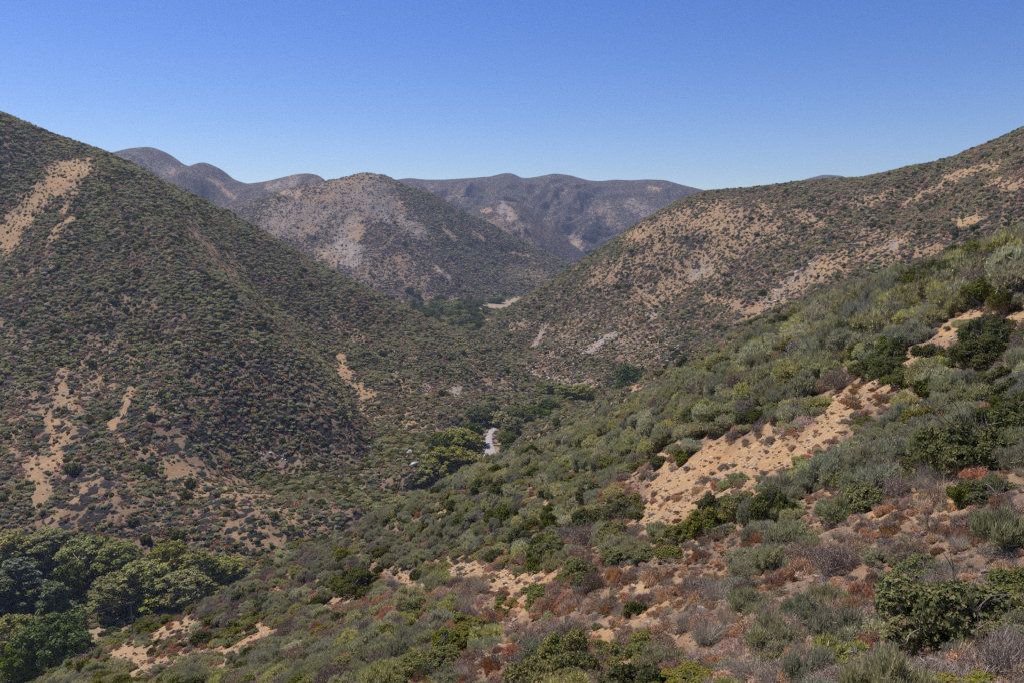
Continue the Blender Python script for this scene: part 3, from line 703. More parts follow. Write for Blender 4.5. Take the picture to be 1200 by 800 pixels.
def proto_collection(name, meshes):
    c = bpy.data.collections.new(name)
    for i, me in enumerate(meshes):
        o = bpy.data.objects.new('%s_form_%02d' % (name, i), me); c.objects.link(o)
    return c
def scatter(name, pts, rotz, scl, idx, coll, label, category, tilt=None):
    """one object holding a mass of plants or stones, laid out by a node group"""
    n = len(pts)
    if n == 0: return None
    me = bpy.data.meshes.new(name); me.vertices.add(n); me.vertices.foreach_set('co', np.asarray(pts, np.float32).ravel())
    rot = np.zeros((n, 3), np.float32); rot[:, 2] = rotz
    if tilt is not None: rot[:, :2] = tilt
    for an, ty, dat, key in (('rot', 'FLOAT_VECTOR', rot, 'vector'), ('siz', 'FLOAT_VECTOR', np.asarray(scl, np.float32), 'vector'), ('form', 'INT', np.asarray(idx, np.int32), 'value')):
        a = me.attributes.new(an, ty, 'POINT'); a.data.foreach_set(key, dat.ravel())
    o = link(name, me)
    ng = bpy.data.node_groups.new(name + '_layout', 'GeometryNodeTree')
    ng.interface.new_socket('Geometry', in_out='INPUT', socket_type='NodeSocketGeometry')
    ng.interface.new_socket('Geometry', in_out='OUTPUT', socket_type='NodeSocketGeometry')
    gi = ng.nodes.new('NodeGroupInput'); go = ng.nodes.new('NodeGroupOutput')
    ip = ng.nodes.new('GeometryNodeInstanceOnPoints'); ci = ng.nodes.new('GeometryNodeCollectionInfo')
    ci.inputs['Collection'].default_value = coll; ci.inputs['Separate Children'].default_value = True; ci.inputs['Reset Children'].default_value = True
    ip.inputs['Pick Instance'].default_value = True
    def na(an, ty):
        q = ng.nodes.new('GeometryNodeInputNamedAttribute'); q.data_type = ty; q.inputs['Name'].default_value = an; return q.outputs[0]
    ng.links.new(gi.outputs[0], ip.inputs['Points']); ng.links.new(ci.outputs[0], ip.inputs['Instance'])
    ng.links.new(na('form', 'INT'), ip.inputs['Instance Index'])
    er = ng.nodes.new('FunctionNodeEulerToRotation'); ng.links.new(na('rot', 'FLOAT_VECTOR'), er.inputs[0])
    ng.links.new(er.outputs[0], ip.inputs['Rotation']); ng.links.new(na('siz', 'FLOAT_VECTOR'), ip.inputs['Scale'])
    ng.links.new(ip.outputs[0], go.inputs[0])
    md = o.modifiers.new('layout', 'NODES'); md.node_group = ng
    tag(o, label, category, kind='stuff')
    return o

C_near = proto_collection('near_brush', [MESH[k, v, 0] for k in KINDS_ for v in range(NV)])
C_mid = proto_collection('spur_brush', [MESH[k, v, 1] for k in KINDS_ for v in range(NV)])
far_k = [k for k in KINDS_ if k != 'straw']
C_far = proto_collection('hill_brush', [MESH[k, v, 2] for k in far_k for v in range(NV)])
C_rock = proto_collection('stones', [rock_mesh(40 + i, M_rock) for i in range(4)] + [rock_mesh(60 + i, M_stone) for i in range(4)])
def kidx(kinds, table, rng):
    """kind code array -> form index"""
    return np.array([table.index(k) for k in KINDS_ if k in table]), None

RNG = np.random.RandomState(11)
def grid_pts(x0, x1, y0, y1, s):
    nx, ny = int((x1 - x0) / s), int((y1 - y0) / s)
    X, Y = np.meshgrid(x0 + (np.arange(nx) + .5) * s, y0 + (np.arange(ny) + .5) * s)
    X = (X + (RNG.rand(*X.shape) - .5) * s * 1.1).ravel(); Y = (Y + (RNG.rand(*Y.shape) - .5) * s * 1.1).ravel()
    return X, Y
def in_view(x, y, z, hor, tol=.010, h=2.5, um=90):
    u, v = proj(x, y, z); r = np.hypot(x, y)
    return (u > -um) & (u < 1200 + um) & (v < 900) & ((z + h) / r > hor - tol)
def zone(u, v, pts, wd): return 1 - smooth(seg_d(u, v, pts) + wd * .5 * fbm(u / wd, v / wd, 2, 5), wd * .7, wd * 1.3)

def hill_cover(hid, name, label, box, s, base, size, mixw, thin=.0, table='far', seed=1, rock=0.0, nscale=30.0, undef=None):
    x, y = grid_pts(*box, s)
    z, h, ok, hor = lookup(x, y)
    k = ok & np.isin(h, [HILLS.index(q) for q in hid]) & in_view(x, y, z, hor)
    x, y, z, h = x[k], y[k], z[k], h[k]
    u, v = proj(x, y, z)
    bare = mask_for(u, v, h, BARE); rk = mask_for(u, v, h, ROCK)
    nz = fbm(x / nscale, y / nscale, 4, 200 + seed); n2 = fbm(x / 9, y / 9, 3, 300 + seed)
    dens = base(u, v) if callable(base) else base
    gl = {'right': lambda: gull(x, y, R(222), 120, 3.2, 29), 'la': lambda: 1.3 * gull(x, y, R(140), 110, 3.2, 21), 'peak': lambda: gull(x, y, R(185), 110, 2.4, 33)}.get(hid[0], lambda: 0)()
    p = np.clip((dens - .22 * gl + nz * .42 + n2 * .60 - .5) * 1.5 + .5, .05, .97) * (1 - bare ** 1.3 * .82) * (1 - .2 * rk)
    sel = RNG.rand(len(x)) < p
    x, y, z, u, v, nz, bare = x[sel], y[sel], z[sel], u[sel], v[sel], nz[sel], bare[sel]
    n = len(x)
    tb = far_k if table == 'far' else KINDS_
    W = mixw(u, v, nz, n)
    for i in range(W.shape[1]): W[:, i] *= np.exp(2.6 * fbm(x / 24, y / 24, 4, 900 + i * 13 + seed))
    W = W / W.sum(1, keepdims=True)
    c = (RNG.rand(n)[:, None] > np.cumsum(W, 1)).sum(1).clip(0, W.shape[1] - 1)
    form = c * NV + RNG.randint(0, NV, n)
    sz = size * (.50 + 1.05 * RNG.rand(n) ** 2.2) * (1 + .25 * np.clip(nz, -.5, .8)) * (1 - .3 * bare)
    big = (RNG.rand(n) < .008) & (z < 20); sz = np.where(big, sz * 1.9, sz)
    di = tb.index('dark') * NV
    form = np.where(big, di + RNG.randint(0, NV, n), form)
    scl = np.stack([sz * (.85 + .3 * RNG.rand(n)), sz * (.85 + .3 * RNG.rand(n)), sz * (.95 + .65 * RNG.rand(n))], 1)
    coll = {'far': C_far, 'mid': C_mid, 'near': C_near}[table]
    print('COVER', name, n)
    return scatter(name, np.stack([x, y, z - .08 * sz], 1), RNG.rand(n) * 2 * PI, scl, form, coll, label, 'scrub')
def W_(n, **kw):
    """kind weights; table order is alphabetical"""
    return kw
def weights(tb, n, **kw):
    W = np.full((n, len(tb)), 1e-6)
    for k, v in kw.items(): W[:, tb.index(k)] = np.maximum(v, 1e-6)
    return W

def mix_left(u, v, nz, n):
    low = smooth(v, 400, 520)
    up = smooth(-(u * .25 - 20) - v + 330, 0, 120)
    return weights(far_k, n, olive=.42 + .3 * nz, dark=.08 + .18 * np.clip(nz, 0, 1) + .18 * up, sage=.22, brown=.22 - .3 * nz + .22 * low, twig=.06, green=.05, rust=.02)
hill_cover(['la', 'lb'], 'chaparral', 'dense olive and brown chaparral covering the whole left side of the canyon', (-560, 260, 290, 1000), 1.5,
           lambda u, v: .96 - .24 * smooth(v, 390, 480) + .06 * smooth(u, 180, 330) * smooth(-v, -420, -300) - .06 * smooth(v, 480, 560) - 0 * smooth(u, 420, 600), 1.30, mix_left, seed=2)
def mix_right(u, v, nz, n):
    edge = zone(u, v, [(580, 390), (700, 300), (800, 235)], 26)
    return weights(far_k, n, olive=.34 + .3 * nz + .5 * edge, dark=.14 + .3 * np.clip(nz, 0, 1), sage=.14, brown=.36 - .4 * nz - .2 * edge, twig=.14, rust=.04, green=.03)
hill_cover(['right'], 'chaparral', 'sparse dark chaparral dotted over the dry right hill between orange soil and rocks', (-130, 620, 430, 1150), 1.6,
           lambda u, v: .86 + .20 * zone(u, v, [(580, 390), (700, 300), (800, 235)], 22) + .12 * smooth(u, 900, 1100), 1.32, mix_right, seed=3, nscale=22)
def mix_peak(u, v, nz, n):
    gr = smooth(u - (480 + (v - 240) * .75), -15, 15)
    return weights(far_k, n, olive=.25 + .6 * gr, dark=.12 + .1 * gr, brown=.45 - .3 * gr, twig=.15, sage=.1)
hill_cover(['peak'], 'chaparral', 'fine dark chaparral over the rocky peak and its green shoulder', (-560, 260, 1250, 2050), 3.4,
           lambda u, v: .80 + .2 * smooth(u - (480 + (v - 240) * .75), -15, 15), 1.9, mix_peak, seed=4, nscale=60)
def mix_mid(u, v, nz, n):
    return weights(KINDS_, n, sage=.42, olive=.34, brown=.16 - .3 * nz, twig=.12, dark=.06, green=.05)
hill_cover(['mid'], 'chaparral', 'grey-green chaparral on the spur behind the near slope', (-60, 260, 140, 520), 1.45, .86, 1.15, mix_mid, table='mid', seed=5)

# valley floor thicket
def mix_floor(u, v, nz, n): return weights(KINDS_, n, olive=.4, green=.2, dark=.25, brown=.15, sage=.1)
def floor_cover():
    x, y = grid_pts(-330, 260, 150, 1560, 2.3)
    z, h, ok, hor = lookup(x, y)
    k = ok & (h == 10) & in_view(x, y, z, hor, .02)
    x, y, z = x[k], y[k], z[k]; u, v = proj(x, y, z)
    fld = stroke_mask(u, v, FIELD)
    dr = np.min([np.hypot(x - p[0], y - p[1]) - p[2] / 2 for p in _rd], axis=0)
    s_ = (RNG.rand(len(x)) < .9 * (1 - fld)) & (dr > np.where((y > 425) & (y < 520) & (np.abs(u - 574) < 14), 3.5, 1.6))
    x, y, z = x[s_], y[s_], z[s_]; n = len(x)
    W = mix_floor(None, None, None, n); W /= W.sum(1, keepdims=True)
    c = (RNG.rand(n)[:, None] > np.cumsum(W, 1)).sum(1).clip(0, len(KINDS_) - 1)
    sz = 1.2 + 1.3 * RNG.rand(n)
    scatter('undergrowth', np.stack([x, y, z - .1], 1), RNG.rand(n) * 2 * PI, np.stack([sz, sz, sz * .9], 1), c * NV + RNG.randint(0, NV, n), C_mid,
            'dark green thicket filling the canyon floor between the trees', 'scrub')
floor_cover()

# ------------------------------------------------------------------ stones and boulders on the rocky ground
def rock_cover():
    P_, S_, F_ = [], [], []
    for hid, box, s, sz, pr in (('right', (-130, 620, 430, 1150), 2.6, 1.25, .75), ('la', (-500, 100, 300, 700), 2.6, .8, .45), ('lb', (-200, 200, 400, 700), 2.4, .9, .55), ('peak', (-560, 200, 1350, 2000), 6.0, 2.3, .45)):
        x, y = grid_pts(*box, s); z, h, ok, hor = lookup(x, y)
        k = ok & (h == HILLS.index(hid)) & in_view(x, y, z, hor); x, y, z, h = x[k], y[k], z[k], h[k]
        u, v = proj(x, y, z); m = mask_for(u, v, h, ROCK)
        p = m * pr * np.clip(.6 + 1.6 * fbm(x / 7, y / 7, 3, 401), 0, 1.6) + (.03 if hid == 'right' else .012 if hid != 'peak' else .008)
        k = RNG.rand(len(x)) < p; n = k.sum(); q = sz * (.25 + 1.0 * RNG.rand(n) ** 2.2) * np.where(m[k] > .1, 1, .6)
        P_.append(np.stack([x[k], y[k], z[k] + .1 * q], 1)); S_.append(np.stack([q * (1 + RNG.rand(n) * .6), q, q * .8], 1)); F_.append(np.where(m[k] > .1, 0, 4) + RNG.randint(0, 4, n))
    P_, S_, F_ = np.concatenate(P_), np.concatenate(S_), np.concatenate(F_)
    print('ROCKS', len(P_))
    scatter('rubble', P_, RNG.rand(len(P_)) * 6.3, S_, F_, C_rock, 'pale broken rock and boulders scattered on the dry hillsides', 'rocks', RNG.randn(len(P_), 2) * .3)
rock_cover()

# ------------------------------------------------------------------ near slope: zones, single shrubs, and the rest as brush
SEEN = ELEV >= HOR - 1e-6
_kn = (GID <= 1) & SEEN & (RR < 500)
_pu, _pv, _px, _py, _pz = GU[_kn], GV[_kn], GX[_kn], GY[_kn], GZ[_kn]
_ka = SEEN
def pick(u, v, near=True):
    if near:
        i = np.argmin((_pu - u) ** 2 + (_pv - v) ** 2); return _px[i], _py[i], _pz[i]
    d = np.where(_ka, (GU - u) ** 2 + (GV - v) ** 2, 1e12); i = np.unravel_index(np.argmin(d), d.shape); return GX[i], GY[i], GZ[i]

LM = [(870, 545, 'the big bare orange slope'), (1062, 425, 'the rubbly soil patch'), (1125, 690, 'the big sumac thicket'), (718, 605, 'the bright green round shrub'), (572, 675, 'the small tan clearing'),
      (160, 775, 'the tan cut bank'), (1160, 610, 'the bleached stalk'), (285, 758, 'the pale eroded streak'), (1175, 370, 'the red soil ledge'), (153, 722, 'the brown utility pole'), (575, 530, 'the pale road'),
      (420, 665, 'the leafy scrub oak'), (690, 640, 'the rust-red shrub'), (990, 710, 'the big silvery sagebrush'), (1130, 490, 'the near-black scrub oak'), (895, 598, 'the thin white stick'),
      (540, 760, 'the wide green thicket'), (810, 785, 'the low green mat'), (330, 660, 'the grey brush bank')]
DESC = {'green': ('green_shrub', 'shrub', 'green leafy sumac'), 'dark': ('scrub_oak', 'shrub', 'dark green scrub oak'), 'sage': ('sagebrush', 'shrub', 'grey-green sagebrush'), 'olive': ('chamise_shrub', 'shrub', 'olive chamise bush'),
        'twig': ('dead_shrub', 'dead shrub', 'leafless grey shrub'), 'brown': ('dry_shrub', 'dry shrub', 'dry brown bush'), 'rust': ('buckwheat_shrub', 'dry shrub', 'rust-brown buckwheat'), 'straw': ('grass_tuft', 'grass tuft', 'straw-coloured grass tuft')}
GROUP = {'green': 'green sumac shrubs on the near slope', 'dark': 'scrub oaks on the near slope', 'sage': 'sagebrush on the near slope', 'olive': 'chamise bushes on the near slope', 'twig': 'leafless grey shrubs on the near slope',
         'brown': 'dry brown bushes on the near slope', 'rust': 'buckwheat on the near slope', 'straw': 'grass tufts on the near slope'}
ORD = ['', 'second ', 'third ', 'fourth ', 'fifth ', 'sixth ', 'seventh ', 'eighth ', 'ninth ', 'tenth ', 'eleventh ', 'twelfth ', 'thirteenth ', 'fourteenth ', 'fifteenth ', 'sixteenth ', 'seventeenth ', 'eighteenth ', 'nineteenth ', 'twentieth ']
FIRST_FOL, FIRST_BR = {}, {}
def add_shrub(kind, x, y, z, r, hs, label, rotz, var, parts=True, lod=0):
    nm, cat, _ = DESC[kind]
    if parts:
        root = link(nm, None, None, (x, y, z - .06 * r), (0, 0, rotz), (r, r * (.9 + .2 * random.random()), r * hs))
        root.empty_display_size = .2
        link('foliage', MESH[kind, var, lod], root)
        if kind not in ('twig', 'straw'): link('branches', BRANCH[var], root)
    else:
        root = link(nm, MESH[kind, var, lod], None, (x, y, z - .06 * r), (0, 0, rotz), (r, r, r * hs))
    return tag(root, label, cat, GROUP[kind])
random.seed(5)
HERO = [
 (1120, 752, 165, 'green', 1.15, 'large sumac thicket with reddish leaf tips and black shade beneath it'), (1085, 676, 62, 'green', 1.0, 'upper dome of sumac rising above the large sumac thicket'),
 (1172, 718, 84, 'green', .8, 'wide sumac reaching out of view beside the large sumac thicket'), (990, 752, 92, 'sage', 1.25, 'big silvery sagebrush downhill of the dry orange litter'),
 (812, 806, 84, 'green', .5, 'low green mat of leaves at the bottom edge of the view'), (955, 806, 62, 'green', .45, 'small low green mat cut off by the bottom edge'), (1160, 812, 100, 'green', .4, 'wide low green mat under the tangle of dead branches'),
 (1140, 545, 120, 'dark', 1.25, 'near-black scrub oak standing in its own deep shade'), (1088, 552, 56, 'dark', 1.0, 'dark scrub oak hugging the lower edge of the near-black one'), (1165, 580, 70, 'dark', .7, 'low dark scrub oak below the near-black one'),
 (1190, 505, 80, 'dark', 1.1, 'dark scrub oak cut off by the edge above the stalk'), (722, 632, 56, 'green', 1.15, 'bright green round shrub below the lower corner of the bare orange slope'),
 (688, 606, 46, 'olive', .9, 'olive bush touching the bright green round shrub'), (420, 696, 60, 'dark', 1.2, 'dark leafy scrub oak among grey brush on the lower slope'), (690, 660, 36, 'rust', 1.2, 'rust-red leafy shrub below the bright green round shrub'),
 (740, 716, 28, 'green', 1.0, 'lone green sumac in red-brown litter'), (518, 786, 84, 'green', .8, 'wide green thicket of broad leaves near the bottom edge'), (562, 748, 64, 'green', .7, 'green sumac joining the top of the wide green thicket'),
 (760, 765, 40, 'green', .8, 'green sumac in two tufts above the low green mat'), (680, 806, 76, 'green', .6, 'mixed green shrub with brown stems at the bottom edge'), (930, 634, 72, 'sage', 1.0, 'grey-green sagebrush beside the thin white stick'),
 (985, 606, 66, 'sage', 1.0, 'tall grey-green sagebrush with a twiggy top'), (1040, 566, 84, 'sage', .9, 'broad sagebrush mound next to the near-black scrub oak'), (1010, 534, 62, 'olive', .9, 'olive bush on the upper end of the sagebrush mound'),
 (1040, 432, 54, 'dark', .8, 'dark scrub oak at the lower end of the olive crest brush'), (1158, 426, 84, 'dark', .95, 'dark green oak below the red soil ledge'), (1160, 356, 80, 'dark', 1.0, 'dark scrub oak above the red soil ledge'),
 (925, 502, 34, 'olive', .9, 'olive bush at the top edge of the bare orange slope'), (815, 524, 48, 'sage', .7, 'grey-green mound overhanging the bare orange slope'), (275, 752, 30, 'green', .9, 'green sumac beside the pale eroded streak'),
 (225, 778, 32, 'olive', .9, 'olive bush below the tan cut bank'), (402, 782, 44, 'green', .8, 'dark green sumac near the bottom edge below grey brush'), (350, 752, 40, 'green', .8, 'yellowish green sumac uphill of the pale eroded streak'),
 (1060, 800, 90, 'twig', .7, 'tangle of bleached dead branches below the large sumac thicket'), (990, 806, 76, 'twig', .7, 'grey dead brush heap beside the small low green mat'), (1128, 796, 84, 'twig', .6, 'grey dead branches spilling from under the large sumac thicket'),
 (1040, 700, 50, 'twig', .9, 'leafless grey shrub between the silvery sagebrush and the sumac'), (900, 730, 56, 'brown', .7, 'dry brown bush uphill of the low green mat'), (860, 690, 44, 'sage', .8, 'small sagebrush in rusty litter'),
 (1000, 470, 46, 'rust', .6, 'rusty buckwheat bank at the end of the bare orange slope'), (1050, 480, 44, 'rust', .6, 'rusty buckwheat below the rubbly soil patch'), (858, 585, 26, 'rust', .8, 'round rust-brown buckwheat at the lower edge of the bare orange slope'),
 (800, 628, 44, 'green', .7, 'green sumac row under the bare orange slope'), (850, 612, 44, 'green', .7, 'green sumac at the upper end of the sumac row'), (760, 652, 48, 'green', .7, 'green sumac at the lower end of the sumac row'),
 (110, 770, 46, 'rust', .6, 'rusty buckwheat beside the tan cut bank'), (182, 732, 44, 'dark', .7, 'dark scrub oak in front of the utility pole foot'), (1095, 560, 56, 'straw', 1.0, 'pale dry grass below the near-black scrub oak'),
 (1175, 650, 54, 'twig', .8, 'grey leafless shrub right beside the bleached stalk'), (1010, 640, 50, 'brown', .8, 'dry brown bush between the tall sagebrush and the sumac'),
]
hero_xy = []
for i, (u, vb, wpx, kd, hs, lab) in enumerate(HERO):
    x, y, z = pick(u, min(vb, 812)); d = math.sqrt(x * x + y * y + z * z); r = wpx * .5 * d / F
    hero_xy.append((x, y, r))
    add_shrub(kd, x, y, z, r, hs, lab, random.random() * 6.28, i % NV, lod=-1 if kd in ('green', 'dark') else 0)
HX = np.array(hero_xy)

ZN = {
 'olive': [([(575, 560), (740, 500), (900, 430), (1050, 355), (1210, 310)], 40, 2.4), ([(0, 770), (60, 795), (140, 800)], 28, 1.2), ([(640, 600), (700, 580)], 25, .9), ([(470, 780), (560, 770)], 25, .6), ([(1120, 470), (1200, 440)], 26, 1.0)],
 'sage': [([(575, 560), (740, 500), (900, 430), (1050, 355)], 42, 1.5), ([(280, 700), (380, 665), (470, 630), (560, 600)], 32, 1.3), ([(870, 650), (930, 600), (1000, 560), (1100, 505), (1180, 470)], 36, 2.6), ([(480, 640), (600, 610)], 28, 1.6), ([(330, 790), (460, 760)], 22, 1.2), ([(960, 740), (1000, 690)], 26, 1.2)],
 'twig': [([(200, 730), (290, 690), (380, 660), (430, 630)], 22, 1.7), ([(320, 760), (440, 730)], 24, .9), ([(1000, 790), (1200, 780)], 36, 2.2), ([(1010, 650), (1060, 620), (1090, 590)], 28, 1.4), ([(760, 560), (900, 520)], 26, .8), ([(560, 620), (600, 590)], 22, .8), ([(900, 690), (960, 670)], 24, .9)],
 'rust': [([(980, 465), (1060, 470)], 20, 2.6), ([(790, 600), (855, 588)], 12, 3.0), ([(670, 640), (700, 655)], 14, 2.4), ([(720, 700), (800, 660), (880, 650), (960, 640)], 22, 2.2), ([(560, 775), (650, 765)], 18, 2.0), ([(1000, 640), (1100, 620), (1200, 590)], 26, 1.3), ([(85, 745), (135, 762)], 14, 3.0), ([(190, 750), (230, 735)], 12, 1.8), ([(880, 690), (940, 740)], 26, 1.3), ([(1060, 400), (1100, 430)], 20, .8)],
 'brown': [([(600, 720), (760, 740), (900, 740), (1000, 720)], 60, 1.6), ([(1000, 640), (1200, 620)], 40, 1.3), ([(380, 720), (520, 710)], 30, 1.0), ([(760, 570), (960, 510)], 34, .8), ([(200, 780), (360, 760)], 26, .9)],
 'green': [([(490, 775), (600, 710), (690, 685), (760, 650), (880, 600)], 14, 3.5), ([(0, 790), (120, 800)], 16, 1.0), ([(640, 780), (740, 770)], 22, 1.2), ([(260, 740), (300, 730)], 14, 1.0)],
 'dark': [([(1090, 520), (1180, 470)], 24, 1.6), ([(1100, 330), (1200, 350)], 24, 1.2), ([(1020, 420), (1180, 400)], 18, 1.0), ([(570, 600), (640, 640)], 30, .5), ([(380, 690), (440, 660)], 18, .8)],
 'straw': [([(780, 740), (900, 780)], 50, 1.2), ([(1000, 640), (1160, 630)], 30, .8), ([(1090, 575)], 16, 1.2)],
}
BASEW = dict(olive=.22, sage=.30, twig=.20, rust=.14, brown=.34, green=.10, dark=.09, straw=.12)
def near_cover():
    X, Y, S, B = [], [], [], []
    for r0, r1, s in ((10.5, 26, .66), (26, 60, .86), (60, 230, 1.12)):
        x, y = grid_pts(-150, 190, 2, 230, s); r = np.hypot(x, y); k = (r >= r0) & (r < r1)
        X.append(x[k]); Y.append(y[k]); S.append(np.full(k.sum(), s))
    x, y, s = np.concatenate(X), np.concatenate(Y), np.concatenate(S)
    z, h, ok, hor = lookup(x, y)
    k = ok & (h == 0) & in_view(x, y, z, hor, .03, um=160); x, y, z, s, h = x[k], y[k], z[k], s[k], h[k]
    u, v = proj(x, y, z); n = len(x)
    bare = mask_for(u, v, h, BARE)
    nz = {kd: fbm(x / 4.5, y / 4.5, 3, 500 + i * 7) for i, kd in enumerate(KINDS_)}
    W = np.zeros((n, len(KINDS_)))
    for i, kd in enumerate(KINDS_):
        w_ = np.full(n, BASEW[kd])
        for pts, wd, st in ZN.get(kd, []): w_ = w_ + st * zone(u, v, pts, wd)
        W[:, i] = w_ * np.exp(3.2 * nz[kd])
    for kd in ('olive', 'sage', 'green', 'dark'): W[:, KINDS_.index(kd)] *= (1 - .88 * bare)
    dry = zone(u, v, [(560, 760), (760, 720), (900, 700), (1050, 650), (1200, 620)], 75)
    for kd, f in (('olive', .35), ('dark', .5), ('green', .6), ('rust', 4.0), ('brown', 1.8), ('twig', .75), ('straw', 2.6)): W[:, KINDS_.index(kd)] *= 1 + (f - 1) * dry
    W /= W.sum(1, keepdims=True)
    c = (RNG.rand(n)[:, None] > np.cumsum(W, 1)).sum(1).clip(0, len(KINDS_) - 1)
    crest = zone(u, v, [(575, 560), (740, 500), (900, 430), (1050, 355), (1210, 310)], 46)
    dens = np.clip(.76 - .12 * dry + .25 * crest + .5 * fbm(x / 5, y / 5, 3, 611) - .46 * bare, .18, .97)
    k = RNG.rand(n) < dens
    for hx, hy, hr in HX: k &= np.hypot(x - hx, y - hy) > hr * .62
    x, y, z, s, c, u, v, bare, crest = [q[k] for q in (x, y, z, s, c, u, v, bare, crest)]; n = len(x)
    SZ = dict(olive=1.05, sage=1.0, twig=.9, rust=.6, brown=.7, green=1.0, dark=1.1, straw=.8)
    sz = np.array([SZ[q] for q in KINDS_])[c] * (.50 + 1.0 * RNG.rand(n) ** 1.6) * np.select([(s < .7) & (np.hypot(x, y) < 17), s < .7, s < 1.0], [.50, .72, .98], 1.28) * (1 - .55 * bare) * (1 + .15 * crest) * (1 + .40 * crest * smooth(u, 700, 1050))
    dist = np.sqrt(x * x + y * y + z * z); px = 2 * sz * F / dist
    inside = (u > 4) & (u < 1196) & (v > 200) & (v < 806)
    _, _, _, hor = lookup(x, y)
    vis = (z + sz * .5) / np.hypot(x, y) > hor
    score = np.where(inside & vis, px, 0)
    live = np.isin(c, [KINDS_.index(q) for q in ('green', 'dark', 'sage', 'olive')])
    single = np.zeros(n, bool)
    for m, cap in ((live, 262), (~live & (c != KINDS_.index('straw')), 250), (c == KINDS_.index('straw'), 60)):
        ii = np.where(m)[0]; single[ii[np.argsort(-score[ii])[:cap]]] = True
    single &= score > 0
    rot = RNG.rand(n) * 2 * PI; var = RNG.randint(0, NV, n); hs = .95 + .75 * RNG.rand(n) ** 1.5
    # labels: species, plus where it stands between things one can find
    lmx = np.array([(a, b) for a, b, _ in LM], float)
    ent = []
    for i in np.where(single)[0]:
        d = np.hypot((lmx[:, 0] - u[i]), (lmx[:, 1] - v[i]) * 1.3); o = np.argsort(d); a = o[0]
        du, dv = u[i] - lmx[a, 0], v[i] - lmx[a, 1]
        b = None
        if abs(dv) < abs(du) * .8:
            for j in o[1:]:
                if (lmx[j, 0] - u[i]) * du > 0 and abs(lmx[j, 0] - u[i]) > 8: b = j; break
        if b is not None: rel = 'between %s and %s' % (LM[a][2], LM[b][2])
        else: rel = ('downhill of ' if dv > 0 else 'uphill of ') + LM[a][2]
        ent.append((KINDS_[c[i]], rel, d[a], i, a))
    cnt = {}
    for kd, rel, dd, i, a in sorted(ent, key=lambda t: t[2]):
        j = cnt.get((kd, rel), 0); cnt[kd, rel] = j + 1
        size = 'big' if sz[i] > 1.15 else ('small' if sz[i] < .5 else '')
        lab = (ORD[min(j, len(ORD) - 1)] + (size + ' ' if size else '') + DESC[kd][2] + ' ' + rel).strip()
        if len(lab.split()) > 16: lab = (ORD[min(j, len(ORD) - 1)] + DESC[kd][2] + ' ' + rel).strip()
        add_shrub(kd, x[i], y[i], z[i], sz[i], hs[i], lab, rot[i], int(var[i]), parts=px[i] > 20, lod=-1 if kd in ('green', 'dark') and px[i] > 45 else 0)
    print('NEAR', n, single.sum())
    m = ~single
    scl = np.stack([sz, sz * (.85 + .3 * RNG.rand(n)), sz * hs], 1)
    scatter('brush', np.stack([x, y, z - .06 * sz], 1)[m], rot[m], scl[m], (c * NV + var)[m], C_near, 'mixed brush of sage, chamise, buckwheat and dead twigs covering the near slope', 'scrub')
    # small tufts, twigs and stones between the shrubs
    X, Y = [], []
    for r0, r1, s in ((7, 22, .20), (22, 45, .34), (45, 140, .62)):
        x, y = grid_pts(-110, 130, 2, 140, s); r = np.hypot(x, y); k = (r >= r0) & (r < r1); X.append(x[k]); Y.append(y[k])
    x, y = np.concatenate(X), np.concatenate(Y); z, h, ok, hor = lookup(x, y)
    k = ok & (h == 0) & in_view(x, y, z, hor, .01, .6, 60); x, y, z, h = x[k], y[k], z[k], h[k]; u, v = proj(x, y, z)
    bare = mask_for(u, v, h, BARE); crest = zone(u, v, [(575, 560), (740, 500), (900, 430), (1050, 355), (1210, 310)], 46)
    q = np.clip(.62 + .9 * fbm(x / 1.7, y / 1.7, 3, 711) - .34 * bare, 0, 1)
    k = RNG.rand(len(x)) < q; x, y, z, u, v, bare = x[k], y[k], z[k], u[k], v[k], bare[k]; n = len(x)
    W = weights(KINDS_, n, brown=.48, straw=.30, rust=.18 + .5 * zone(u, v, [(720, 700), (900, 650)], 40), twig=.30, sage=.05); W /= W.sum(1, keepdims=True)
    c = (RNG.rand(n)[:, None] > np.cumsum(W, 1)).sum(1).clip(0, len(KINDS_) - 1)
    q = (.13 + .30 * RNG.rand(n) ** 2) * (1 - .35 * bare)
    print('TUFTS', n)
    scatter('dry_ground_cover', np.stack([x, y, z - .01], 1), RNG.rand(n) * 6.28, np.stack([q, q, q * (.7 + .5 * RNG.rand(n))], 1), c * NV + RNG.randint(0, NV, n), C_mid, 'dry grass, seedlings and fallen twigs between the shrubs of the near slope', 'ground cover')
    X, Y = [], []
    for r0, r1, s in ((7, 30, .22), (30, 120, .42)):
        x, y = grid_pts(-100, 120, 2, 120, s); r = np.hypot(x, y); k = (r >= r0) & (r < r1); X.append(x[k]); Y.append(y[k])
    x, y = np.concatenate(X), np.concatenate(Y); z, h, ok, hor = lookup(x, y)
    k = ok & (h == 0) & in_view(x, y, z, hor, .01, .3, 40); x, y, z, h = x[k], y[k], z[k], h[k]; u, v = proj(x, y, z)
    bare = mask_for(u, v, h, BARE); rk = mask_for(u, v, h, ROCK)
    k = RNG.rand(len(x)) < (.16 + .95 * bare + .4 * rk) * np.clip(.7 + fbm(x / 2, y / 2, 2, 811), .1, 2); x, y, z, rk = x[k], y[k], z[k], rk[k]; n = len(x)
    q = .03 + .20 * RNG.rand(n) ** 4 + .08 * rk
    scatter('loose_stones', np.stack([x, y, z], 1), RNG.rand(n) * 6.28, np.stack([q * 1.3, q, q * .8], 1), np.where(RNG.rand(n) < .25 + .5 * rk, 0, 4) + RNG.randint(0, 4, n), C_rock, 'loose stones and clods on the bare soil of the near slope', 'stones', RNG.randn(n, 2) * .4)
near_cover()

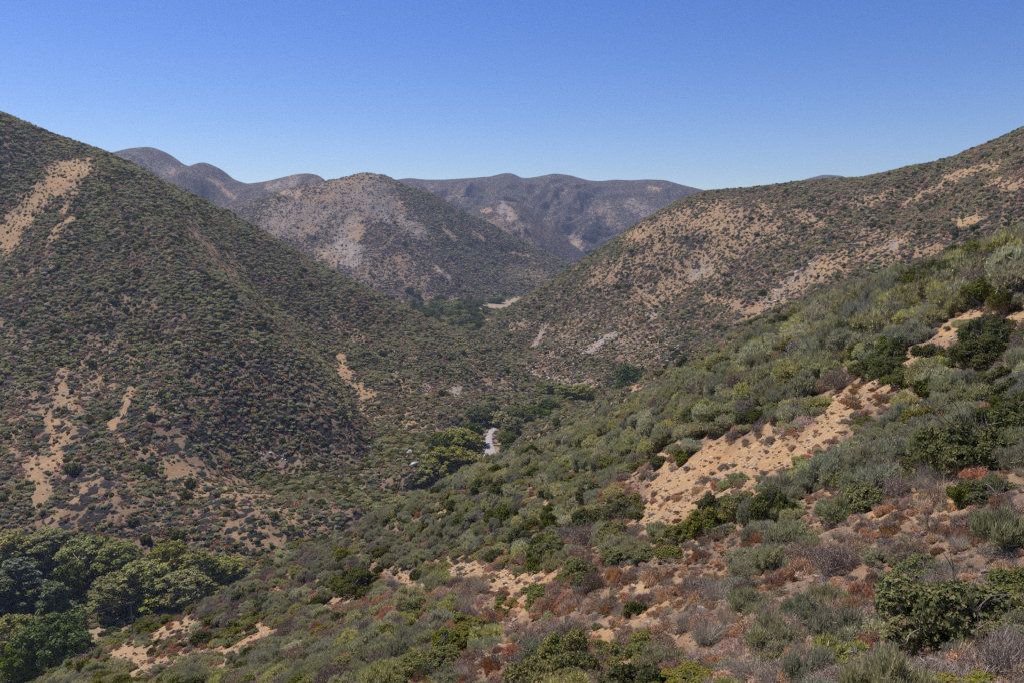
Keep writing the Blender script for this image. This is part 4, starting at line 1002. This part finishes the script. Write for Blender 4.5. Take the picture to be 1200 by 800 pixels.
# ------------------------------------------------------------------ trees
def tree_meshes(kind, seed):
    rng = np.random.RandomState(seed)
    if kind == 'sycamore': K, H, Rc, n, L, W_l, mat, bark, zr = 80, 14.0, 5.2, 9500, .50, .40, L_syc, M_pale_bark, (2.6, 13.0)
    elif kind == 'oak': K, H, Rc, n, L, W_l, mat, bark, zr = 70, 10.0, 5.0, 9000, .42, .32, L_oak, M_bark, (1.8, 9.0)
    else: K, H, Rc, n, L, W_l, mat, bark, zr = 80, 15.0, 4.2, 9000, .55, .30, L_grey, M_bark, (3.0, 14.0)
    c = np.zeros((K, 4))
    for i in range(K):
        t = (i + rng.rand()) / K; zz = zr[0] + (zr[1] - zr[0]) * t
        prof = math.sin(PI * min(max((.12 + .80 * t), 0), 1)) ** .6 if kind != 'grey' else (1.05 - .8 * t)
        a = i * 2.4 + rng.rand() * 1.2; q = Rc * prof * (.30 + .75 * rng.rand() ** .7)
        rr = (1.25 + 1.1 * rng.rand()) * (1 if kind != 'grey' else .85)
        c[i] = (q * math.cos(a), q * math.sin(a), zz, rr * (.40 + .32 * rng.rand()))
    p, d = shell(rng, c, n, .28, .8, 1.0, .9)
    g2 = np.sin(p[:, 0] * 1.9 + 2 * np.sin(p[:, 1] * 1.1)) * np.sin(p[:, 1] * 1.7 + seed) * np.sin(p[:, 2] * 2.1)
    k = g2 < .25; p, d = p[k], d[k]; m = len(p)
    nn = unit(d * .7 + rng.randn(m, 3) * .6 + np.array([0, 0, .3])); t = unit(np.cross(nn, rng.randn(m, 3))); b = np.cross(nn, t)
    sz = (.6 + .8 * rng.rand(m))[:, None]
    tone = np.clip(.45 + .25 * rng.randn(m) + .25 * np.sin(p[:, 0] * 1.1 + seed) * np.sin(p[:, 2] * .9), 0, .97); tone = np.where(rng.rand(m) < .05, 1.0, tone)
    G = Geo(); G.quads(p, t * L * sz * .5, b * W_l * sz * .5, tone)
    crown = G.mesh('crown', [mat])
    G = Geo()
    lean = rng.randn(2) * .5; hz = zr[0] + (zr[1] - zr[0]) * .55
    G.tube([(0, 0, -.6), (lean[0] * .3, lean[1] * .3, hz * .4), (lean[0], lean[1], hz)], [.42, .30, .16], 7)
    for i in rng.choice(K, 9, replace=False):
        s0 = rng.uniform(.25, .8); p0 = np.array([lean[0] * s0, lean[1] * s0, hz * s0 * .95]); p1 = c[i, :3]; mid = (p0 + p1) / 2 + rng.randn(3) * .35 + np.array([0, 0, -.3])
        G.tube([p0, mid, p1], [.17, .11, .05], 5)
    trunk = G.mesh('trunk', [bark], True)
    return crown, trunk
TM = {(k, i): tree_meshes(k, 70 + i + 10 * j) for j, k in enumerate(('sycamore', 'oak', 'grey')) for i in range(3)}
TH = dict(sycamore=14.2, oak=10.2, grey=15.5); TR = dict(sycamore=5.6, oak=5.6, grey=5.0)
TN = dict(sycamore=('sycamore_tree', 'tree'), oak=('oak_tree', 'tree'), grey=('eucalyptus_tree', 'tree'))
_tc = [0]
def add_tree(u, vtop, Y, wpx, kind, label, group):
    x, _, zt = at(u, vtop, Y); zg = float(ground(x, Y)[0]); Hh = max(zt - zg, 3.5)
    r = wpx * .5 * Y / F
    _tc[0] += 1; i = _tc[0] % 3
    s = r / TR[kind]; sz = Hh / TH[kind]; sz = min(max(sz, s * .6), s * 2.6)
    root = link(TN[kind][0], None, None, (x, Y, zt - sz * TH[kind] if zt - sz * TH[kind] < zg else zg), (0, 0, _tc[0] * 1.7), (s, s, sz)); root.empty_display_size = 1
    cr, tr = TM[kind, i]
    link('trunk', tr, root); link('crown', cr, root)
    tag(root, label, TN[kind][1], group)
    if label is None: return root
    return root
GL = 'trees in the grove at the foot of the left hill'
LOWER = [
 (8, 622, 312, 44, 'sycamore', 'yellow-green sycamore cut off by the photo edge at the top of the grove'), (52, 620, 316, 48, 'sycamore', 'tall yellow-green sycamore above the grey eucalyptus'), (98, 628, 308, 50, 'sycamore', 'yellow-green sycamore with a bare gap on its shaded side'),
 (140, 634, 304, 44, 'sycamore', 'sycamore in the back row against the brown hill, third from the photo edge'), (196, 632, 304, 34, 'sycamore', 'sycamore crown standing highest in the middle of the grove'), (232, 644, 300, 40, 'sycamore', 'sycamore in the back row next to the last one'),
 (262, 652, 306, 34, 'sycamore', 'last sycamore of the grove beside the foot of the brown hill'), (170, 655, 290, 48, 'sycamore', 'broad yellow-green sycamore in the middle of the grove'), (215, 668, 284, 46, 'sycamore', 'sycamore in front of the highest crown of the grove'),
 (245, 682, 292, 34, 'sycamore', 'low sycamore touching the grey brush of the near slope'), (135, 672, 282, 44, 'sycamore', 'sycamore with pale trunk showing beside the dark gap'), (184, 692, 284, 46, 'sycamore', 'front sycamore directly behind the utility pole'),
 (114, 706, 282, 42, 'sycamore', 'sycamore with low branches over the pale stream bed'), (160, 708, 288, 30, 'sycamore', 'small sycamore at the foot of the utility pole'), (12, 720, 250, 46, 'sycamore', 'bright green sycamore under the grey eucalyptus'),
 (20, 652, 285, 60, 'grey', 'tall grey-green eucalyptus at the photo edge'), (62, 680, 272, 50, 'grey', 'grey-green eucalyptus leaning over the dark gap'), (0, 676, 275, 46, 'grey', 'grey eucalyptus half out of view'), (78, 660, 290, 34, 'oak', 'dark oak between the eucalyptus and the sycamores'),
 (58, 720, 246, 66, 'oak', 'round dark oak in front of the eucalyptus'), (88, 742, 248, 36, 'oak', 'small dark oak beside the pale stream bed'), (20, 756, 238, 40, 'oak', 'dark oak low in the corner below the round one'),
]
for t in LOWER: add_tree(*t[:3], t[3] * 1.38, *t[4:], GL)
GM = 'trees along the road on the canyon floor'
MID_ = [
 (505, 545, 402, 34, 'sycamore', 'yellow-brown sycamore nearest the white boulders'), (526, 524, 412, 42, 'sycamore', 'large yellowish sycamore in the middle of the roadside trees'), (492, 556, 398, 26, 'oak', 'dark green tree in shade beside the white boulders'),
 (548, 530, 420, 32, 'sycamore', 'yellow-green sycamore with a shaded foot next to the road'), (516, 508, 432, 26, 'oak', 'dark oak above the yellowish sycamore'), (536, 504, 438, 34, 'sycamore', 'green sycamore uphill of the large yellowish one'),
 (551, 508, 440, 24, 'sycamore', 'sycamore touching the upper bend of the road'), (524, 520, 425, 24, 'oak', 'green oak wedged between two sycamores'), (554, 496, 470, 24, 'oak', 'dark oak at the far bend of the road'), (582, 484, 520, 24, 'sycamore', 'yellow sycamore closing the far end of the road'),
 (600, 490, 495, 20, 'sycamore', 'yellow-green sycamore right of the far end of the road'), (606, 480, 530, 30, 'oak', 'dark oak group member on the bend behind the road'), (626, 478, 545, 28, 'oak', 'wide dark oak between the road and the spur'), (596, 508, 470, 18, 'oak', 'dark oak at the roadside pull-out'),
 (597, 522, 452, 16, 'oak', 'small dark oak right at the road edge'), (560, 478, 520, 22, 'oak', 'oak standing against the toe of the spur'), (576, 472, 540, 20, 'sycamore', 'small sycamore behind the far end of the road'), (642, 470, 570, 22, 'oak', 'dark oak at the end of the spur toe'),
 (652, 448, 622, 26, 'sycamore', 'yellow-green sycamore at the mouth of the side canyon'), (668, 452, 605, 24, 'sycamore', 'sycamore with white limbs at the mouth of the side canyon'), (684, 452, 600, 20, 'sycamore', 'last yellow-green sycamore by the grey spur'),
 (640, 452, 640, 20, 'oak', 'dark oak behind the sycamores of the side canyon'), (736, 428, 585, 26, 'oak', 'dark oak clump on the dry hill above the grey spur'), (470, 566, 400, 22, 'oak', 'oak below the white boulders'), (536, 548, 405, 30, 'sycamore', 'olive sycamore in front of the large yellowish one'),
 (545, 548, 408, 20, 'oak', 'low green tree just left of the road end'),
]
for t in MID_: add_tree(t[0], t[1] - 3, t[2], t[3] * 1.5, *t[4:], GM)
GU_ = 'trees in the upper canyon before the open field'
UP = [(550, 397, 1010, 24, 'oak', 'largest dark oak of the upper canyon'), (547, 408, 960, 22, 'oak', 'dark oak just below the largest one'), (573, 408, 950, 14, 'oak', 'round oak at the foot of the dry hill'), (510, 374, 1120, 24, 'oak', 'dark oak on the shaded side of the upper canyon'),
      (493, 362, 1190, 20, 'oak', 'dark oak next to the brown spur'), (515, 345, 1380, 14, 'oak', 'dark oak standing above the yellow trees'), (543, 349, 1330, 24, 'oak', 'wide grey-green oak beside the open field'), (560, 350, 1330, 16, 'oak', 'oak at the edge of the open field'),
      (569, 358, 1210, 10, 'oak', 'single round oak in the open field'), (585, 348, 1370, 14, 'oak', 'dark oak behind the open field'), (579, 349, 1380, 12, 'oak', 'oak beside the last one behind the open field'), (558, 376, 1100, 12, 'oak', 'narrow dark oak below the open field'), (555, 387, 1060, 14, 'oak', 'dark oak above the largest one'),
      (577, 424, 800, 24, 'sycamore', 'yellow-green sycamore where the two hills meet'), (560, 418, 860, 18, 'oak', 'dark oak above the meeting of the two hills')]
for t in UP: add_tree(*t[:3], t[3] * 1.2, *t[4:], GU_)
def upper_fill():
    rng = np.random.RandomState(21); near_ = ['the open field', 'the largest dark oak', 'the brown spur', 'the foot of the dry hill']
    tab = [(820, 548, 574), (950, 520, 570), (1100, 496, 566), (1250, 484, 560), (1430, 478, 556)]; done = []; cnt = {}
    tries = 0
    while len(done) < 88 and tries < 4000:
        tries += 1
        Y = 820 * (1430 / 820) ** (rng.rand() ** .8); a = np.interp(Y, [t[0] for t in tab], [t[1] for t in tab]); b = np.interp(Y, [t[0] for t in tab], [t[2] for t in tab]); u = a + (b - a) * rng.rand()
        x = at(u, 400, Y)[0]
        if any(math.hypot(x - q[0], Y - q[1]) < 11 for q in done): continue
        zg = float(ground(x, Y)[0]); uu, vv = proj(np.array([x]), np.array([Y]), np.array([zg])); f = (u - a) / (b - a)
        if stroke_mask(uu, vv, FIELD)[0] > .3: continue
        kind = 'oak' if (f < .3 and rng.rand() < .6) or (f > .8 and rng.rand() < .7) or rng.rand() < .15 else ('grey' if rng.rand() < .12 else 'sycamore')
        hm = 8 + 6 * rng.rand(); px = F / Y; v = vv[0] - hm * px
        ref = near_[0] if Y > 1200 else (near_[2] if f < .4 else (near_[1] if Y > 930 else near_[3]))
        done.append((x, Y)); key = (kind, ref); j = cnt.get(key, 0); cnt[key] = j + 1
        nm = {'oak': 'dark oak', 'grey': 'grey-green tree', 'sycamore': 'yellow-green sycamore'}[kind]
        add_tree(u, v, Y, (12 + 5 * rng.rand()) * px, kind, '%s%s in the upper canyon, counted from %s' % (ORD[j] if j else 'first ', nm, ref), GU_)
upper_fill()

# ------------------------------------------------------------------ utility poles and their cables
M_pole_g = plain('sun_bleached_pole_wood', (.66, .63, .58), (.55, .52, .47), 6, .85)
def pole(u, vtop, Y, h, rotz, label, cat='utility pole', M_pole=None):
    M_pole = M_pole or globals()['M_pole']
    if h < 0:                      # foot measured at pixel row -h
        x, Y, zb_ = pick(u, -h, False); d_ = math.sqrt(x * x + Y * Y + zb_ * zb_); zt = zb_ + (-h - vtop) * d_ / F * 1.02; h = zt - zb_; x, Y = float(x), float(Y)
    else:
        x, _, zt = at(u, vtop, Y)
    zb = zt - h; zg = float(ground(x, Y)[0]); zb = min(zb, zg) if zb > zg - 4 else zg
    root = link('utility_pole', None, None, (x, Y, zb), (0, 0, rotz)); hh = zt - zb
    G = Geo(); G.tube([(0, 0, -.8), (0, 0, hh * .5), (0, 0, hh)], [.24, .22, .19], 10); link('post', G.mesh('post', [M_pole], True), root)
    import bmesh
    def boxm(name, cx, cy, cz, sx, sy, sz, mat):
        V = np.array([(cx + a * sx / 2, cy + b * sy / 2, cz + c * sz / 2) for a in (-1, 1) for b in (-1, 1) for c in (-1, 1)])
        Fq = np.array([(0, 1, 3, 2), (4, 6, 7, 5), (0, 4, 5, 1), (2, 3, 7, 6), (0, 2, 6, 4), (1, 5, 7, 3)])
        return mesh_np(name, V, [Fq], [mat])
    link('crossarm', boxm('crossarm', 0, -.19, hh - .45, 2.8, .16, .26, M_pole), root)
    for k in (-1.15, -.45, .45, 1.15):
        G = Geo(); G.tube([(k, -.19, hh - .37), (k, -.19, hh - .30), (k, -.19, hh - .22), (k, -.19, hh - .12)], [.05, .11, .08, .04], 8); link('insulator', G.mesh('insulator', [M_insul], True), root)
    for sgn in (-1, 1):
        G = Geo(); G.tube([(sgn * .75, -.14, hh - .5), (0, -.10, hh - 1.15)], [.03, .03], 4); link('brace', G.mesh('brace', [M_pole]), root)
    tag(root, label, cat, 'utility poles along the canyon'); return np.array([x, Y, zt - .25]), rotz
pA, rA = pole(153, 704, 262, 11.5, .5, 'brown wooden utility pole in front of the sycamore grove')
pB, rB = pole(434.5, 522, 440, -544, .3, 'thin grey utility pole among brush on the left spur', M_pole=M_pole_g)
pE, rE = pole(403, 545, 400, -571, .3, 'dark brown utility pole standing low in brush on the left spur')
pC, rC = pole(562.5, 391, 1000, -402.5, .1, 'small pale utility pole beside the oaks of the upper canyon', M_pole=M_pole_g)
pD, rD = pole(566, 381, 1075, -391, .1, 'tiny utility pole farthest up the canyon by the open field', M_pole=M_pole_g)
def cable(a, ra, b, rb, k, sag, label):
    p0 = a + np.array([math.cos(ra) * k, math.sin(ra) * k, 0]); p1 = b + np.array([math.cos(rb) * k, math.sin(rb) * k, 0])
    t = np.linspace(0, 1, 28)[:, None]; P_ = p0 * (1 - t) + p1 * t; P_[:, 2] -= (4 * sag * t * (1 - t))[:, 0]
    G = Geo(); G.tube(P_, np.full(28, .022), 4); o = link('power_cable', G.mesh('power_cable', [M_wire], True)); tag(o, label, 'cable', 'power cables')
pL = np.array([-205.0, 215.0, pA[2] + 1.0])
for k, nm in ((-1.15, 'upper'), (0.45, 'middle'), (1.15, 'lower')):
    cable(pL, .5, pA, rA, k, 1.6, nm + ' thin cable running from the brown utility pole out of view')
for k, nm in ((-1.15, 'one'), (1.15, 'other')):
    cable(pA, rA, pB, rB, k, 5.0, nm + ' of two thin cables between the brown and the grey utility pole')
    cable(pC, rC, pD, rD, k, 1.0, nm + ' of two thin cables between the two far utility poles')

# ------------------------------------------------------------------ bare stalks, snags, boulders
def stalk(u, vb, vtop, name, label, cat, mat, w, near=True, br=5, seed=1, lean=(0, 0)):
    x, y, z = pick(u, vb, near); d = math.sqrt(x * x + y * y + z * z); h = (vb - vtop) * d / F
    rng = np.random.RandomState(seed); root = link(name, None, None, (x, y, z))
    G = Geo(); G.tube([(0, 0, -.05), (lean[0] * h * .4, lean[1] * h, h * .5), (lean[0] * h, lean[1] * h, h)], [w, w * .8, w * .45], 6, .9); link('stem', G.mesh('stem', [mat], True), root)
    G = Geo()
    for i in range(br):
        t = .3 + .7 * rng.rand() if cat != 'stalk' else (.92 + .08 * rng.rand())
        a = rng.rand() * 6.28; L = h * (.25 + .3 * rng.rand())
        p0 = np.array([lean[0] * h * t, lean[1] * h * t, h * t]); p2 = p0 + np.array([math.cos(a) * L, math.sin(a) * L, L * .35])
        G.tube([p0, (p0 + p2) / 2 + rng.randn(3) * L * .08, p2], [w * .4, w * .3, w * .12], 4, .8)
    link('twigs', G.mesh('twigs', [mat]), root); tag(root, label, cat)
stalk(1160, 632, 583, 'dead_stalk', 'bleached upright stalk with a few side twigs on the rusty slope', 'stalk', L_twig, .022, seed=2, br=7, lean=(.05, 0))
stalk(895, 607, 588, 'dead_stalk', 'thin white stick poking out beside the sagebrush mound', 'stick', L_twig, .03, seed=3, br=3, lean=(.25, 0))
stalk(983, 765, 728, 'dead_stalk', 'thin tan stem standing in front of the big silvery sagebrush', 'stalk', L_straw, .010, seed=4, br=2)
for i, (u, v, s_, lab) in enumerate([(484, 547, 2.6, 'largest white boulder below the sycamores near the road'), (481, 531, 2.2, 'white boulder on the slope above the roadside sycamores'), (477, 536, 1.5, 'smaller white boulder beside the one above the sycamores'),
                                     (491, 530, 1.3, 'small white boulder at the end of the boulder row'), (486, 553, 1.1, 'small white boulder under the largest white boulder'), (535, 546, .8, 'pale rock half hidden between the sycamores')]):
    x, y, z = pick(u, v, False); o = link('boulder', rock_mesh(300 + i, M_rock, 1.0), None, (x, y, z + .3 * s_), (i, i * 2, i), (s_, s_ * .8, s_ * .9)); tag(o, lab, 'boulder', 'white boulders near the road')

# ------------------------------------------------------------------ the air
def haze():
    V = np.array([(x, y, z) for x in (-4200, 4200) for y in (-120, 5600) for z in (-232, 420)], float)
    Fq = np.array([(0, 1, 3, 2), (4, 6, 7, 5), (0, 4, 5, 1), (2, 3, 7, 6), (0, 2, 6, 4), (1, 5, 7, 3)])
    m = bpy.data.materials.new('haze'); m.use_nodes = True; nt = m.node_tree; nt.nodes.remove(nt.nodes['Principled BSDF'])
    v = nt.nodes.new('ShaderNodeVolumePrincipled'); v.inputs['Color'].default_value = (.52, .64, .95, 1); v.inputs['Density'].default_value = .000088; v.inputs['Anisotropy'].default_value = .25
    nt.links.new(v.outputs[0], nt.nodes['Material Output'].inputs['Volume'])
    tag(link('haze', mesh_np('haze', V, [Fq], [m])), 'thin blue air haze filling the canyon', 'haze', kind='stuff')
haze()
